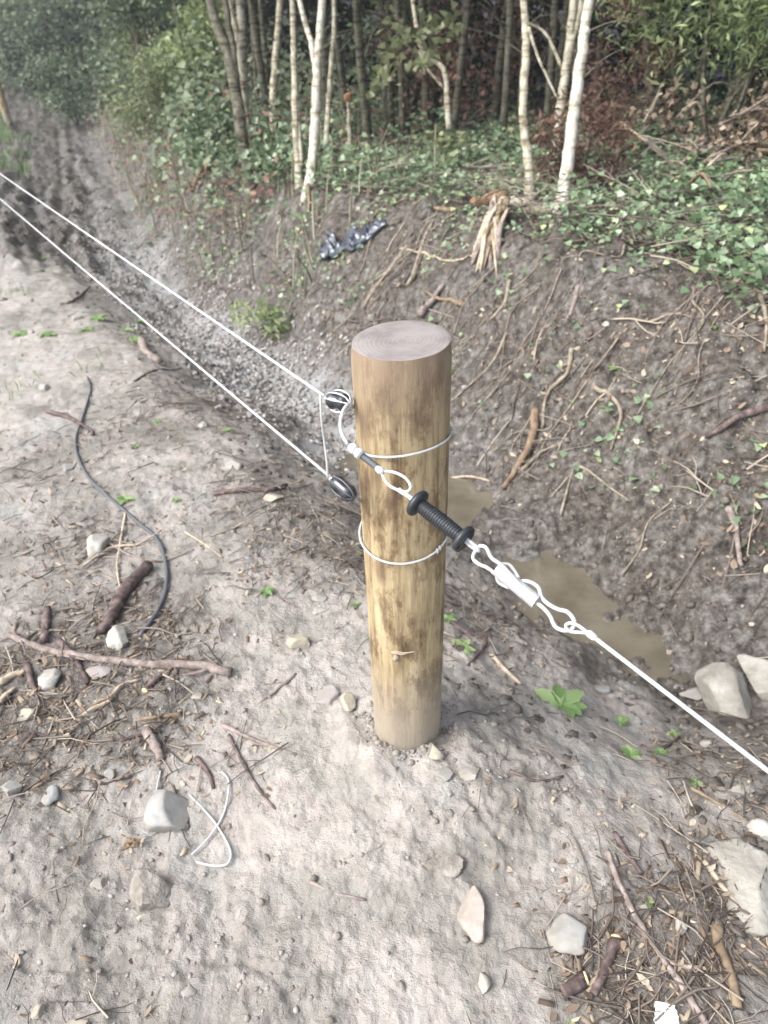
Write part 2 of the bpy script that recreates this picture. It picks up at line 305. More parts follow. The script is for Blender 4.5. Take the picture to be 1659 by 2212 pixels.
def postmats():
    m, t, p = newmat('treated_pine', .7, .3); v = coords(t, 'Object', (38, 38, 3.2)); n = noise(t, 1, 9, v, .72); v3 = coords(t, 'Object', (15, 15, 7)); n3 = noise(t, 1, 8, v3, .72)
    c = ramp(t, n, [(.33, (.12, .085, .055)), (.42, (.24, .18, .105)), (.5, (.35, .275, .16)), (.58, (.42, .335, .205)), (.7, (.5, .42, .29))])
    c = mix(t, .85, c, ramp(t, n3, [(.38, (.27, .23, .21)), (.46, (.58, .52, .48)), (.51, (1, 1, 1)), (.62, (1.12, 1.1, 1.05))]), 'MULTIPLY')
    kv = coords(t, 'Object', (17, 17, 9)); kn = t.nodes.new('ShaderNodeTexVoronoi'); kn.inputs['Scale'].default_value = 1; t.links.new(kv, kn.inputs['Vector'])
    kn.inputs['Randomness'].default_value = 1
    c = mix(t, ramp(t, kn.outputs['Distance'], [(.12, (.6, .6, .6)), (.34, (0, 0, 0))]), c, (.11, .07, .045))
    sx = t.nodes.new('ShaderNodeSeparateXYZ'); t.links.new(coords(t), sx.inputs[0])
    mz = mth(t, 'ADD', sx.outputs[2], mth(t, 'MULTIPLY', noise(t, 14, 4, coords(t)), -.14))
    c = mix(t, ramp(t, mz, [(0, (.92, .92, .92)), (.10, (.6, .6, .6)), (.24, (0, 0, 0))]), c, (.31, .27, .215))
    c = mix(t, ramp(t, mth(t, 'ADD', sx.outputs[2], mth(t, 'MULTIPLY', noise(t, 40, 4, coords(t)), -.05)), [(0, (.8, .8, .8)), (.022, (0, 0, 0))]), c, (.12, .10, .08))     # splashed mud, then a thin dark band painting contact shade at the soil
    top = ramp(t, mth(t, 'ADD', sx.outputs[2], mth(t, 'MULTIPLY', n3, .12)), [(.86, (0, 0, 0)), (1.0, (.75, .75, .75))])
    c = mix(t, top, c, (.225, .165, .12))                                                             # darker weathered band under the cut
    t.links.new(c, p.inputs['Base Color']); bump(t, p, n, .6, .006)
    m2, t, p = newmat('end_grain', .42, .5); v = coords(t); vm = t.nodes.new('ShaderNodeVectorMath'); vm.operation = 'MULTIPLY'; vm.inputs[1].default_value = (1, 1, 0)
    mo = t.nodes.new('ShaderNodeVectorMath'); mo.operation = 'ADD'; mo.inputs[1].default_value = (-.012, .006, 0); t.links.new(v, mo.inputs[0]); t.links.new(mo.outputs[0], vm.inputs[0])
    w = t.nodes.new('ShaderNodeTexWave'); w.wave_type = 'RINGS'; w.rings_direction = 'Z'; w.inputs['Scale'].default_value = 44; w.inputs['Distortion'].default_value = 3.5; w.inputs['Detail'].default_value = 2; w.inputs['Detail Scale'].default_value = .6
    t.links.new(vm.outputs[0], w.inputs['Vector'])
    c = ramp(t, w.outputs[1], [(.1, (.235, .215, .205)), (.4, (.248, .228, .217)), (.9, (.26, .24, .23))])
    c = mix(t, .7, c, ramp(t, noise(t, 22, 5, v), [(.38, (.66, .62, .62)), (.5, (.92, .9, .9)), (.6, (1.08, 1.06, 1.06))]), 'MULTIPLY'); t.links.new(c, p.inputs['Base Color']); bump(t, p, w.outputs[1], .12, .001)
    return m, m2
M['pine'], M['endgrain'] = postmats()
def plain(name, c, rough=.5, spec=.5, metal=0, bumpy=0):
    m, t, p = newmat(name, rough, spec); v = coords(t)
    t.links.new(ramp(t, noise(t, 60, 4, v), [(.3, tuple(x*.8 for x in c)), (.6, c)]), p.inputs['Base Color']); p.inputs['Metallic'].default_value = metal
    if bumpy: bump(t, p, noise(t, 250, 3, v), bumpy, .001)
    return m
M['white_cord'] = plain('white_braided_cord', (.52, .53, .545), .6, .3, 0, .6)
M['whitemetal'] = plain('galvanised_hook', (.50, .51, .53), .4, .5, 0)
M['blackplastic'] = plain('black_plastic', (.022, .025, .03), .42, .5)
M['cable'] = plain('grey_black_cable', (.085, .09, .10), .5, .5)
M['bag'] = plain('black_plastic_sheet', (.035, .045, .065), .3, .9)
M['paper'] = plain('white_card', (.86, .87, .88), .6, .3)
def clear():
    m, t, p = newmat('clear_tubing', .25, .6); p.inputs['Base Color'].default_value = (.66, .68, .69, 1); p.inputs['Transmission Weight'].default_value = .5; return m
M['clear'] = clear()
def water():
    m, t, p = newmat('muddy_water', .06, .9); v = coords(t); t.links.new(ramp(t, noise(t, 7, 3, v), [(.35, (.10, .086, .062)), (.65, (.15, .132, .10))]), p.inputs['Base Color']); bump(t, p, noise(t, 12, 2, v), .05, .01); return m
M['water'] = water()

def leftpile(x, y):                                       # where twigs lie thickest
    w = 0
    for (u, v, r, a) in PILES: w = w+a*np.exp(-((x-PILEP[(u, v)][0])**2+(y-PILEP[(u, v)][1])**2)/(r*r))
    return w
PILES = [(150, 1420, .22, 1.6), (90, 1540, .22, 1.4), (330, 1340, .16, .8), (150, 1180, .25, .8), (640, 1080, .3, .9), (700, 1180, .25, .9), (330, 1560, .2, .7), (400, 880, .4, .5), (1450, 2080, .18, .7), (1600, 1950, .17, .8), (1330, 2120, .14, .6), (560, 880, .5, .6), (120, 1000, .35, .6), (1040, 1330, .25, .8), (1560, 1640, .2, .8)]
PILEP = {(u, v): G(u, v) for u, v, _, _ in PILES}

# ---------------------------------------------------------------- ground sheet: polar grid, finest towards the view
def ground():
    az = np.concatenate([np.arange(-47, 47, .145), np.arange(47, 313, 3.5)]); az = np.radians(az+0.0)
    rr = [.03, .1, .2, .3, .38, .45]; r = .5
    while r < 30: rr.append(r); r *= 1.0052
    while r < 500: rr.append(r); r *= 1.05
    rr = np.array(rr); A, Rr = np.meshgrid(az, rr); x = Rr*np.sin(A); y = Rr*np.cos(A)
    z = height(x, y, True); na, nr = len(az), len(rr)
    v = np.stack([x, y, z], -1).reshape(-1, 3)
    i, j = np.meshgrid(np.arange(nr-1), np.arange(na), indexing='ij'); j2 = (j+1) % na
    f = np.stack([i*na+j, (i+1)*na+j, (i+1)*na+j2, i*na+j2], -1).reshape(-1, 4)[:, ::-1]
    o = mk('ground', v, f, M['soil'])
    X, Y = v[:, 0], v[:, 1]; s, t, tp = zones(X, Y); n = pn(X*1.7, Y*1.7); n2 = pn(X*5, Y*5)
    q = sst(2.2, 1.0, s); wet = sst(.25+.5*q, .9+.2*q, tp+.35*n*(1-.7*q)+.15*n2)*(1-.3*sst(-.2, -1.3, s)); wet = np.maximum(wet, .95*sst(4, 6, s-.6*n2)*sst(-3.4, -1.6, tp+.5*n))
    wet *= 1-.7*sst(1.05, .75, tp)*sst(6, 4.5, s); wet = np.maximum(wet, .62*sst(-.1, .4, n+n2*.5+.1)*sst(.35, .8, X-.3*(Y-.5))); wet = np.maximum(wet, .20*sst(.05, .5, n*.8+n2*.4))
    wet = np.maximum(wet, .35*sst(.9, 1.6, s)*sst(-.35, .3, tp+.2*n))
    wet = np.maximum(wet, .30*sst(.25, .95, .25+1.3*pn(X*2.1+31, Y*2.1)+.25*n2)*(tp < .5)); wet = np.maximum(wet, .62*np.clip(leftpile(X, Y)+.35*n2, 0, 1)*sst(6, 4, s))
    wet = np.maximum(wet, .95*sst(.55, .85, tp+.1*n2)*sst(1.5, 1.25, tp)*sst(-.7, -.3, s)*sst(2.2, 1.5, s))
    g = sst(.45, .75, tp+.2*n2)*sst(1.35, 1.0, tp+.25*n)*sst(1.0, 2.2, s)*(.7+.5*n2)*(1-.75*sst(5, 9, s))
    d = sst(1.95, 2.4, tp+.25*n)*sst(-2.5, -1, s)
    for k, a in (('wet', wet), ('grav', g), ('duff', d)):
        q = o.data.attributes.new(k, 'FLOAT', 'POINT'); q.data.foreach_set('value', np.clip(a, 0, 1).astype(np.float32))
    return kind(o, 'structure')
ground()
# muddy water lying in the ditch
def puddle():
    c = G(1250, 1400); bed = [G(u, v)[2] for u, v in ((1180, 1290), (1230, 1340), (1290, 1400))]; zz = float(np.median(bed))+.022; V = []; F = []; m = 24
    for i in range(m+1):
        for j in range(7):
            s_, t_ = -.55+2.3*i/m, .45+.95*j/6; x, y = xy(s_, t_); V.append((x, y, zz))
    for i in range(m):
        for j in range(6): F.append((i*7+j, i*7+j+1, (i+1)*7+j+1, (i+1)*7+j))
    kind(mk('puddle_water', V, F, M['water'], smooth=False), 'structure')
puddle()

# ---------------------------------------------------------------- the fence post in front
H_POST = .955
def post(loc, r0, r1, h, label, lean=(0, 0), seed=1, top_tilt=(0, 0), chip=True):
    root = empty('fence_post', loc, label, 'fence post', 'round pine fence posts'); rs = random.Random(seed); seg = 56; V = []; F = []
    zs = np.linspace(-.12, h, 48)
    for i, z in enumerate(zs):
        for k in range(seg):
            a = 2*pi*k/seg; r = r1+(r0-r1)*(z/h)
            r *= 1+.012*math.sin(2*a+seed)+.008*math.sin(3*a+z*4)+.005*math.sin(9*a+z*3)
            if i >= len(zs)-1: r -= .002
            x = r*cos(a)+lean[0]*z; y = r*sin(a)+lean[1]*z; zz = z
            if i >= len(zs)-3: zz = z+top_tilt[0]*x+top_tilt[1]*y
            V.append((x, y, zz))
    n = len(zs)
    for i in range(n-1):
        for k in range(seg): F.append((i*seg+k, i*seg+(k+1) % seg, (i+1)*seg+(k+1) % seg, (i+1)*seg+k))
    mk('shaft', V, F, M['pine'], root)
    top = V[-seg:]; c = np.mean(top, 0); TV = [tuple(c+[0, 0, .0012])]; TF = []
    for q in (.35, .7, .93, 1.0):
        for p in top: d = np.array(p)-c; TV.append(tuple(c+d*q+[0, 0, .0012 if q < 1 else -.0005]))
    for k in range(seg): TF.append((0, 1+k, 1+(k+1) % seg))
    for j in range(3):
        for k in range(seg): TF.append((1+j*seg+k, 1+(j+1)*seg+k, 1+(j+1)*seg+(k+1) % seg, 1+j*seg+(k+1) % seg))
    e = mk('end_grain_face', TV, TF, M['endgrain'], root); e.data.transform(Matrix.Translation((-.004, .006, 0))@Matrix.Identity(4)) if False else None
    if chip:
        b = MB(); R = r0*.985
        for da, dz, w, hh in ((0, 0, .016, .006), (.17, .004, .022, .003), (-.06, -.012, .006, .016)):
            a = -pi/2-.22+da; P = [(R*cos(a+q/R)*1.0, R*sin(a+q/R)*1.0, .345+dz+rs.uniform(-.001, .001)) for q in np.linspace(-w, w, 6)]
            b.tube(P, [hh*.25, hh*.5, hh*.5, hh*.45, hh*.35, hh*.1], 6)
        b.build('splinter', M['stick_pale'], root)
    return root
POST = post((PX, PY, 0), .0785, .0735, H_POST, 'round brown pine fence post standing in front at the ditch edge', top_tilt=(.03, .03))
def cyl(u, v, R=.083, off=0):                             # hit of a photo ray with the post
    r = ray(u, v); o = CP-np.array([PX, PY, 0]); a = r[0]**2+r[1]**2; b = 2*(o[0]*r[0]+o[1]*r[1]); c = o[0]**2+o[1]**2-R*R; D = b*b-4*a*c
    k = -b/(2*a) if D < 0 else (-b-math.sqrt(D))/(2*a); return CP+(k-off)*r
def ring_around(name, L, Fp, Rr, label, mat, rad=.0022, R=.0825, knot=None):
    zl, zf, zr = cyl(*L)[2], cyl(*Fp)[2], cyl(*Rr)[2]; a = (zr-zl)/2; c = (zr+zl)/2; b = c-zf
    P = [(PX+R*cos(q), PY+R*sin(q), c+a*cos(q)+b*sin(q)) for q in np.linspace(0, 2*pi, 49)]
    root = empty(name, (PX, PY, 0), label, 'wire loop', 'clear loops round the post')
    MB().tube(P, rad, 8, False).build('loop', mat, root, (PX, PY, 0))
    if knot is not None:
        i = knot; q = np.array(P[i]); tdir = np.array(P[i+1])-q; k = MB()
        for dd in (-.005, .003): c0 = q+tdir/np.linalg.norm(tdir)*dd; k.tube([c0+[0, 0, -.005], c0+(c0-[PX, PY, c0[2]])*.03, c0+[0, 0, .006]], .0022, 6)
        k.build('knot', mat, root, (PX, PY, 0))
    return root
ring_around('wire_loop', (760, 962), (868, 985), (972, 948), 'upper clear loop of wire around the brown fence post', M['clear'])
ring_around('wire_loop', (768, 1155), (870, 1218), (964, 1158), 'lower clear loop around the post with a small twisted knot', M['clear'], knot=42)

# second post far along the fence
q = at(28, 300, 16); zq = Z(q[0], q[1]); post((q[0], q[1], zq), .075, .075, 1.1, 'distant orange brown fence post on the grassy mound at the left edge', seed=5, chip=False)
P0 = at(700, 855, 1.21); P1 = at(718, 1034, 1.27); WD = ray(-350, 130); WD = WD/np.linalg.norm(WD)
# off-frame post that carries the far ends of the two wires
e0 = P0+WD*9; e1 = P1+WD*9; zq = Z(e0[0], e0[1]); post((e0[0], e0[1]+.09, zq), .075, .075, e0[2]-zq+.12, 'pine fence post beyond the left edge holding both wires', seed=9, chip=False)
def straight(name, a, b, rad, label, sag=0, n=24):
    P = [a+(b-a)*t-np.array([0, 0, sag*4*t*(1-t)]) for t in np.linspace(0, 1, n)]
    return tag(MB().tube(P, rad, 8).build(name, M['white_cord'], None, a), label, 'fence wire', 'tensioned white fence wires')
straight('fence_wire', P0, e0, .0026, 'upper tensioned white wire running from the post to the far left', .01)
straight('fence_wire', P1, e1, .0026, 'lower tensioned white wire running from the post to the far left', .01)
# strain insulators tied to the post
def insulator(cu, cv, eu, ev, d, px, py, pd, label, flip):
    a = at(cu, cv, d); b = at(eu, ev, d-.02); c = (a+b)/2; ax = (b-a)/np.linalg.norm(b-a); L = np.linalg.norm(b-a)
    root = empty('strain_insulator', c, label, 'insulator', 'black strain insulators on the fence wires')
    m = MB(); prof = [(-.55, .006), (-.48, .012), (-.3, .0155), (-.12, .0125), (0, .0115), (.12, .0125), (.3, .0155), (.48, .012), (.55, .006)]
    m.tube([c+ax*L*t for t, _ in prof], [r for _, r in prof], 16); m.build('body', M['blackplastic'], root, c)
    w = MB(); s1 = np.cross(ax, CP-c); s1 /= np.linalg.norm(s1); s2 = np.cross(ax, s1)
    for k, rr in enumerate((.0175, .0165, .016)):
        P = [c+ax*L*.62*cos(q)+(s1*cos(k*.8+flip)+s2*sin(k*.8+flip))*rr*sin(q) for q in np.linspace(0, 2*pi, 28)]; w.tube(P, .0017, 6, False)
    w.build('winding', M['cable'] if flip else M['white_cord'], root, c)
    t = MB(); e = cyl(px, py, .0775); t.tube(smoothpath([a, (a+c)/2-s2*.012*(1 if s2@(CP-c) < 0 else -1), b, e], 6), .003, 8); t.build('tie_wire', M['white_cord'], root, c)
    t = MB(); t.tube([a-ax*.016, a, a+ax*.008], [.003, .0048, .004], 8); t.build('ferrule', M['white_cord'], root, c)
insulator(712, 862, 752, 872, 1.21, 762, 880, 0, 'upper black insulator wound with wire beside the fence post', 0)
insulator(722, 1040, 760, 1072, 1.26, 775, 1082, 0, 'lower black insulator wound with dark wire beside the fence post', 1)
tag(MB().tube(smoothpath([at(692, 852, 1.21), at(694, 900, 1.215), at(700, 950, 1.24), at(706, 1000, 1.25), at(708, 1032, 1.262)], 6), .0020, 6).build('hanging_tail', M['clear'], None, at(692, 852, 1.21)), 'clear wire tail hanging between the upper and lower fence wires', 'wire tail')
# insulated jumper that ends in an eye
o = at(750, 880, 1.17); jr = empty('jumper_lead', o, 'jumper lead with black sleeve curling from the upper insulator to an open eye', 'jumper lead')
MB().tube(smoothpath([at(752, 872, 1.185), at(740, 890, 1.175), at(735, 920, 1.165), at(744, 948, 1.15), at(762, 970, 1.13), at(800, 1000, 1.12), at(818, 1014, 1.115)], 7), .0030, 8).build('lead', M['clear'], jr, o)
MB().tube(smoothpath([at(752, 958, 1.145), at(765, 972, 1.126), at(795, 994, 1.117), at(821, 1015, 1.112)], 7), .0052, 10).build('black_sleeve', M['cable'], jr, o)
for c0, c1 in ((at(761, 967, 1.13), at(768, 973, 1.122)), (at(773, 977, 1.12), at(780, 983, 1.116))):
    dd = c1-c0; MB().tube([c0-dd*.25, c0+dd*.15, c0+dd*.75, c0+dd*1.1], [.0068, .0082, .0082, .0068], 12).build('clamp', M['white_cord'], jr, o)
eye = [at(824, 1018, 1.108), at(850, 1020, 1.10), at(875, 1032, 1.095), at(887, 1050, 1.09), at(880, 1062, 1.09), at(858, 1058, 1.092), at(838, 1046, 1.10), at(828, 1030, 1.105), at(824, 1018, 1.108)]
MB().tube(smoothpath(eye, 6), .0023, 8, False).build('eye', M['white_cord'], jr, o)
MB().tube([at(814, 1011, 1.112), at(821, 1016, 1.108), at(829, 1021, 1.106)], [.0045, .0062, .004], 10).build('crimp', M['white_cord'], jr, o)
# gate handle
ha, hb = at(906, 1090, 1.085), at(997, 1161, 1.055); hx = (hb-ha)/np.linalg.norm(hb-ha); HL = np.linalg.norm(hb-ha); o = (ha+hb)/2
gt = empty('spring_gate_line', o, 'white gate line with black ribbed handle hooked across the front of the post', 'gate line'); go = o
nrib = 19; P = []; R = []
for i in range(nrib*4+1):
    t = i/(nrib*4); P.append(ha+(hb-ha)*t); R.append(.0098+.0015*math.sin(pi*t)+.0008*(1 if i % 4 < 2 else -1))
gh = MB().tube(P, R, 20).build('handle', M['blackplastic'], gt, go)
for c, sg in ((ha, -1), (hb, 1)):
    prof = [(-.004, .010), (-.002, .016), (0, .0205), (.003, .0215), (.007, .0205), (.009, .017), (.006, .0155), (.002, .008)]
    MB().tube([c+hx*sg*x for x, _ in prof], [r for _, r in prof], 28, True).build('flange', M['blackplastic'], gh, o)
MB().tube(smoothpath([at(900, 1086, 1.083), at(884, 1073, 1.087), at(866, 1061, 1.09), at(861, 1057, 1.092)], 5), .0040, 10, flat=.8).build('hook', M['whitemetal'], gh, o)
MB().tube(smoothpath([at(1000, 1164, 1.055), at(1012, 1176, 1.05), at(1026, 1186, 1.047), at(1034, 1190, 1.046), at(1030, 1182, 1.043), at(1018, 1172, 1.046), at(1004, 1160, 1.053)], 5), .0026, 8).build('end_eye', M['whitemetal'], gh, o)
# tension spring assembly
def dz(u): return 1.046-(u-1030)*(1.046-.985)/(1240-1030)
def pp(l): return smoothpath([at(u, v, dz(u)+e) for u, v, e in l], 6)
ca, cb = at(1072, 1228, dz(1072)), at(1158, 1300, dz(1158)); cx = (cb-ca); CL = np.linalg.norm(cx); cx /= CL; n1 = np.cross(cx, [0, 0, 1]); n1 /= np.linalg.norm(n1); n2 = np.cross(cx, n1)
coil = [ca+cx*CL*i/380+(n1*cos(i*2*pi/14)+n2*sin(i*2*pi/14))*.0088 for i in range(381)]
sp = MB().tube(coil, .0014, 6).build('tension_spring', M['whitemetal'], gt, o); MB().tube([ca+cx*.002, cb-cx*.002], .0083, 12).build('coil_core', M['stone_grey'], sp, o)
MB().tube(pp([(1150, 1290, 0), (1118, 1258, -.008), (1085, 1222, -.008), (1062, 1205, 0), (1050, 1183, 0), (1036, 1180, 0), (1026, 1192, 0), (1022, 1206, .002), (1034, 1218, 0), (1052, 1226, 0), (1070, 1240, .004), (1078, 1258, .008), (1100, 1270, .010)]), .0027, 8).build('upper_hook', M['whitemetal'], sp, o)
MB().tube(pp([(1084, 1218, 0), (1100, 1220, .006), (1112, 1234, .006), (1120, 1248, .0)]), .0024, 8).build('hook_end', M['whitemetal'], sp, o)
MB().tube(pp([(1118, 1256, .006), (1140, 1256, .006), (1162, 1268, .006), (1170, 1290, .004), (1185, 1305, 0), (1205, 1316, 0), (1226, 1322, 0), (1240, 1340, 0), (1236, 1358, 0), (1220, 1362, 0), (1200, 1354, 0), (1188, 1330, 0), (1172, 1312, 0), (1150, 1296, 0)]), .0029, 8).build('lower_hook', M['whitemetal'], sp, o)
# gate rope to the lower right
a = at(1272, 1368, .975)
g1 = at(1659, 1665, .86); dirr = g1-a
rp = MB().tube([a+dirr*t for t in np.linspace(0, 3.2, 30)], .0028, 10).build('gate_rope', M['white_cord'], gt, o)
MB().tube(smoothpath([a, at(1250, 1352, .98), at(1232, 1346, .982), at(1222, 1352, .984), at(1232, 1364, .984), at(1252, 1366, .98), a], 5), .0023, 8).build('rope_eye', M['white_cord'], rp, o)
MB().tube([a-dirr*.012, a, a+dirr*.03, a+dirr*.05], [.003, .0052, .0050, .0034], 10).build('crimp', M['white_cord'], rp, o)

# ---------------------------------------------------------------- stones
ICO3 = ico(4)
def stone(u, v, w, h, mat, label, flat=.6, seed=0, planes=9, group=None, name='stone', yaw=None, sink=.33):
    """angular boulder: a sphere cut by random planes; w,h in photo pixels of its outline"""
    q = G(u, v+h*.35); k = pxm(q); rs = np.random.RandomState(seed+int(u)*7+int(v)); V = ICO3[0].copy()
    for _ in range(planes):
        n = rs.normal(size=3); n /= np.linalg.norm(n); d = rs.uniform(.45, .8); dd = V@n; msk = dd > d; V[msk] -= np.outer(dd[msk]-d, n)
    V *= 1+.05*np.stack([pn(V[:, 0]*2.5+seed, V[:, 1]*2.5+V[:, 2]*2)]*3, 1)+.022*np.stack([pn(V[:, 0]*9+seed, V[:, 1]*9+V[:, 2]*7)]*3, 1); V /= np.abs(V).max(0)
    a, b = w*k/2, h*k/2; c = min(a, b)*flat*1.3; depression = math.atan2(EYE-q[2], q[1])
    by = math.sqrt(max((b*b-(c*cos(depression))**2), (b*.4)**2))/max(sin(depression), .25)
    V = V*np.array([a, min(by, 2.2*a+b), c])
    if yaw is not None: V = V@np.array([[cos(yaw), sin(yaw), 0], [-sin(yaw), cos(yaw), 0], [0, 0, 1]])
    V[:, 2] += c*(1-2*sink)
    z0 = min(q[2], Z(q[0]+a*.6, q[1]), Z(q[0]-a*.6, q[1]))
    o = mk(name, V, ICO3[1], M[mat]); o.location = (q[0], q[1], z0); o.data.polygons.foreach_set('use_smooth', np.ones(len(o.data.polygons), bool))
    return tag(o, label, 'stone' if name == 'stone' else name.replace('_', ' '), group)
ST = [
 (262, 1365, 56, 62, 'stone_white', 'smooth white oblong stone at the foot of the thick dark stick', .8), (112, 1446, 48, 62, 'stone_white', 'pale upright stone lying just below the long mauve stick', .8),
 (208, 1160, 50, 62, 'stone_white', 'pale stone beside the forked straw coloured twig', .7), (370, 1722, 108, 96, 'stone_grey', 'large pale grey stone beside the clear curled wire', .6),
 (648, 1377, 62, 40, 'stone_tan', 'small tan angular stone left of the post', .6), (712, 1485, 60, 46, 'stone_mauve', 'flat mauve oval stone just left of the post foot', .4),
 (751, 1506, 36, 52, 'stone_tan', 'tan egg shaped stone touching the post foot side', .7), (690, 1311, 46, 20, 'stone_white', 'cream triangular flake of stone left of the post', .4),
 (1022, 1937, 72, 116, 'stone_pink', 'pink diamond shaped stone in the front clay', .5), (1236, 1988, 118, 84, 'stone_grey', 'pale grey triangular flat stone at the lower right', .35),
 (1468, 1992, 38, 36, 'stone_white', 'small white stone among sticks at the lower right', .7), (236, 1665, 26, 24, 'stone_white', 'small cream pebble on the bare clay at the left', .8),
 (26, 1692, 52, 42, 'stone_grey', 'squarish grey stone at the left edge', .6), (112, 1705, 40, 44, 'stone_blue', 'blue grey stone near the left edge', .5),
 (1016, 1656, 48, 46, 'stone_grey', 'worn pale stone in the clay right of the post foot', .4), (958, 1655, 54, 40, 'stone_blue', 'flat blue grey stone at the right of the post foot', .3),
 (1616, 1845, 150, 210, 'concrete', 'big pale lichen spotted slab at the right edge', .35), (1646, 1775, 60, 56, 'stone_white', 'small white lump on top of the slab at the right edge', .7),
 (1580, 1462, 130, 168, 'concrete', 'broken pale concrete block in the ditch at the right', .75), (1652, 1432, 90, 130, 'concrete', 'second pale concrete lump behind the broken block', .8),
 (1495, 1492, 60, 36, 'stone_grey', 'small light stone left of the concrete block', .5), (500, 998, 46, 26, 'stone_white', 'pale flat stone among litter left of the lower wire', .5),
 (591, 1070, 46, 24, 'stone_tan', 'pale stone beside the short grey stick near the lower insulator', .6), (690, 1285, 34, 22, 'stone_blue', 'small bluish pebble left of the post', .5),
 (160, 2205, 78, 44, 'stone_tan', 'rounded tan stone cut by the bottom edge', .6), (410, 2130, 38, 34, 'stone_blue', 'blue stone set in the clay near the bottom', .3),
 (1310, 694, 20, 14, 'stone_white', 'tiny bright white stone high on the dark far bank', .7), (1300, 1476, 40, 26, 'stone_blue', 'dark grey stone at the end of the muddy puddle', .6),
 (1525, 1600, 30, 24, 'stone_white', 'little white stone below the concrete block', .7), (1605, 1700, 52, 26, 'stone_grey', 'flat white chip of stone under the gate rope', .4),
 (1450, 1400, 26, 18, 'stone_pink', 'small pink stone on the bank above the gate rope', .6), (1500, 1945, 26, 18, 'stone_white', 'white fragment of stone beside the pale stick at lower right', .6),
 (1390, 1955, 22, 18, 'stone_grey', 'grey pebble right of the long curved stick', .6), (940, 1612, 40, 42, 'stone_tan', 'brown stone wedged against the right of the post foot', .6),
 (1045, 2108, 30, 46, 'stone_white', 'white smooth oval stone near the bottom centre', .6), (85, 2180, 28, 30, 'stone_tan', 'cream chip of stone near the bottom left corner', .5),
 (213, 1440, 60, 34, 'stone_mauve', 'brownish flat stone under the long mauve stick', .5), (65, 715, 18, 12, 'stone_white', 'white pebble far up the left bank', .7),
 (100, 832, 30, 20, 'stone_white', 'rounded pale stone above the short black twig', .7), (170, 682, 26, 16, 'stone_white', 'pale stone beside the green weeds up the bank', .6),
 (440, 912, 26, 22, 'stone_white', 'crumbled white stone left of the lower wire', .4), (150, 1005, 26, 20, 'stone_blue', 'grey pebble beneath the black cable bend', .5),
 (60, 1535, 42, 30, 'stone_tan', 'tan stone among wood chips at the left', .6), (430, 1500, 30, 22, 'stone_grey', 'grey pebble under the right end of the mauve stick', .5),
 (215, 1905, 40, 30, 'stone_grey', 'low grey stone in rough clay at lower left', .4),
]
for i, s_ in enumerate(ST): stone(*s_[:6], flat=s_[6], seed=i, planes=11 if 'concrete' in s_[4] else 9)
for i, (u, v, w, h, l) in enumerate([(330, 1905, 110, 90, 'crumbly soil lump in the lower left with a bright top'), (960, 1855, 100, 50, 'grey soil lump above the pink stone')]):
    stone(u, v, w, h, 'clod', l, .42, 50+i, 14, name='soil_lump', sink=.40)
# gravel in the ditch and pebbles over the clay
def sample(n, smin, smax, tmin, tmax, dens):
    out = [];
    while len(out) < n:
        s = RS.uniform(smin, smax, 4000); t = RS.uniform(tmin, tmax, 4000); x, y = xy(s, t); d = dens(x, y, s, tprime(s, t)); k = RS.uniform(0, 1, 4000) < d
        out += list(zip(x[k], y[k]))
    a = np.array(out[:n]); return a[:, 0], a[:, 1]
def near(x, y): r = np.hypot(x, y); return np.clip((1.0/np.maximum(r, .6))**1.3, 0, 1)
def lay(name, tmpl, n, rng, dens, smin, smax, mat, tl, th, asp=(1, 1, 1), lift=0.0, tilt=.25, smooth=False, powr=2.0):
    x, y = sample(n, *rng, dens); sc = smin+(smax-smin)*RS.uniform(0, 1, n)**powr; z = height(x, y, True); nn = gnormal(x, y)+RS.normal(0, tilt, (n, 3))
    s3 = np.stack([sc*asp[0]*RS.uniform(.7, 1.3, n), sc*asp[1]*RS.uniform(.7, 1.3, n), sc*asp[2]*RS.uniform(.7, 1.3, n)], 1)
    return scatter(name, tmpl[0], tmpl[1], np.stack([x, y, z+lift*sc], 1), s3, frame(nn, RS.uniform(0, 6.28, n)), M[mat], RS.uniform(tl, th, n), smooth)
pv, pf = ico(1); pv = pv*(1+.18*np.random.RandomState(2).uniform(-1, 1, (len(pv), 1))); PEB = (pv, pf)
kind(lay('gravel', PEB, 9000, (.2, 14, .3, 1.7), lambda x, y, s, tp: near(x, y)*2*sst(.35, .7, tp+.2*pn(x*3, y*3))*sst(1.5, 1.05, tp)*sst(1.3, 2.6, s)*np.clip(.6+pn(x*2, y*2), .1, 1), .004, .020, 'pebble', 0, .75, (1, .8, .6), .2, smooth=True), 'stuff', 'loose grey gravel along the ditch floor', 'gravel')
kind(lay('pebbles', PEB, 5000, (-2, 12, -3.5, .6), lambda x, y, s, tp: near(x, y)*np.clip(.08+1.5*pn(x*2.1+31, y*2.1)+.5*(s > .2), .02, 1), .0015, .008, 'pebble', 0, .6, (1, .8, .4), .15, smooth=True, powr=4.5), 'stuff', 'tiny pebbles scattered over the clay', 'pebbles')
crumb = lay('soil_crumbs', PEB, 3500, (-2, 6, -3, 2.2), lambda x, y, s, tp: near(x, y)*np.clip(.3+1.3*pn(x*2.1+31, y*2.1), .05, 1), .0015, .010, 'clod', 0, 1, (1, .85, .7), .1, powr=3); kind(crumb, 'stuff', 'soil crumbs over the bare clay', 'soil crumbs')
CLOD = (pv*np.array([1, .85, .7]), pf)
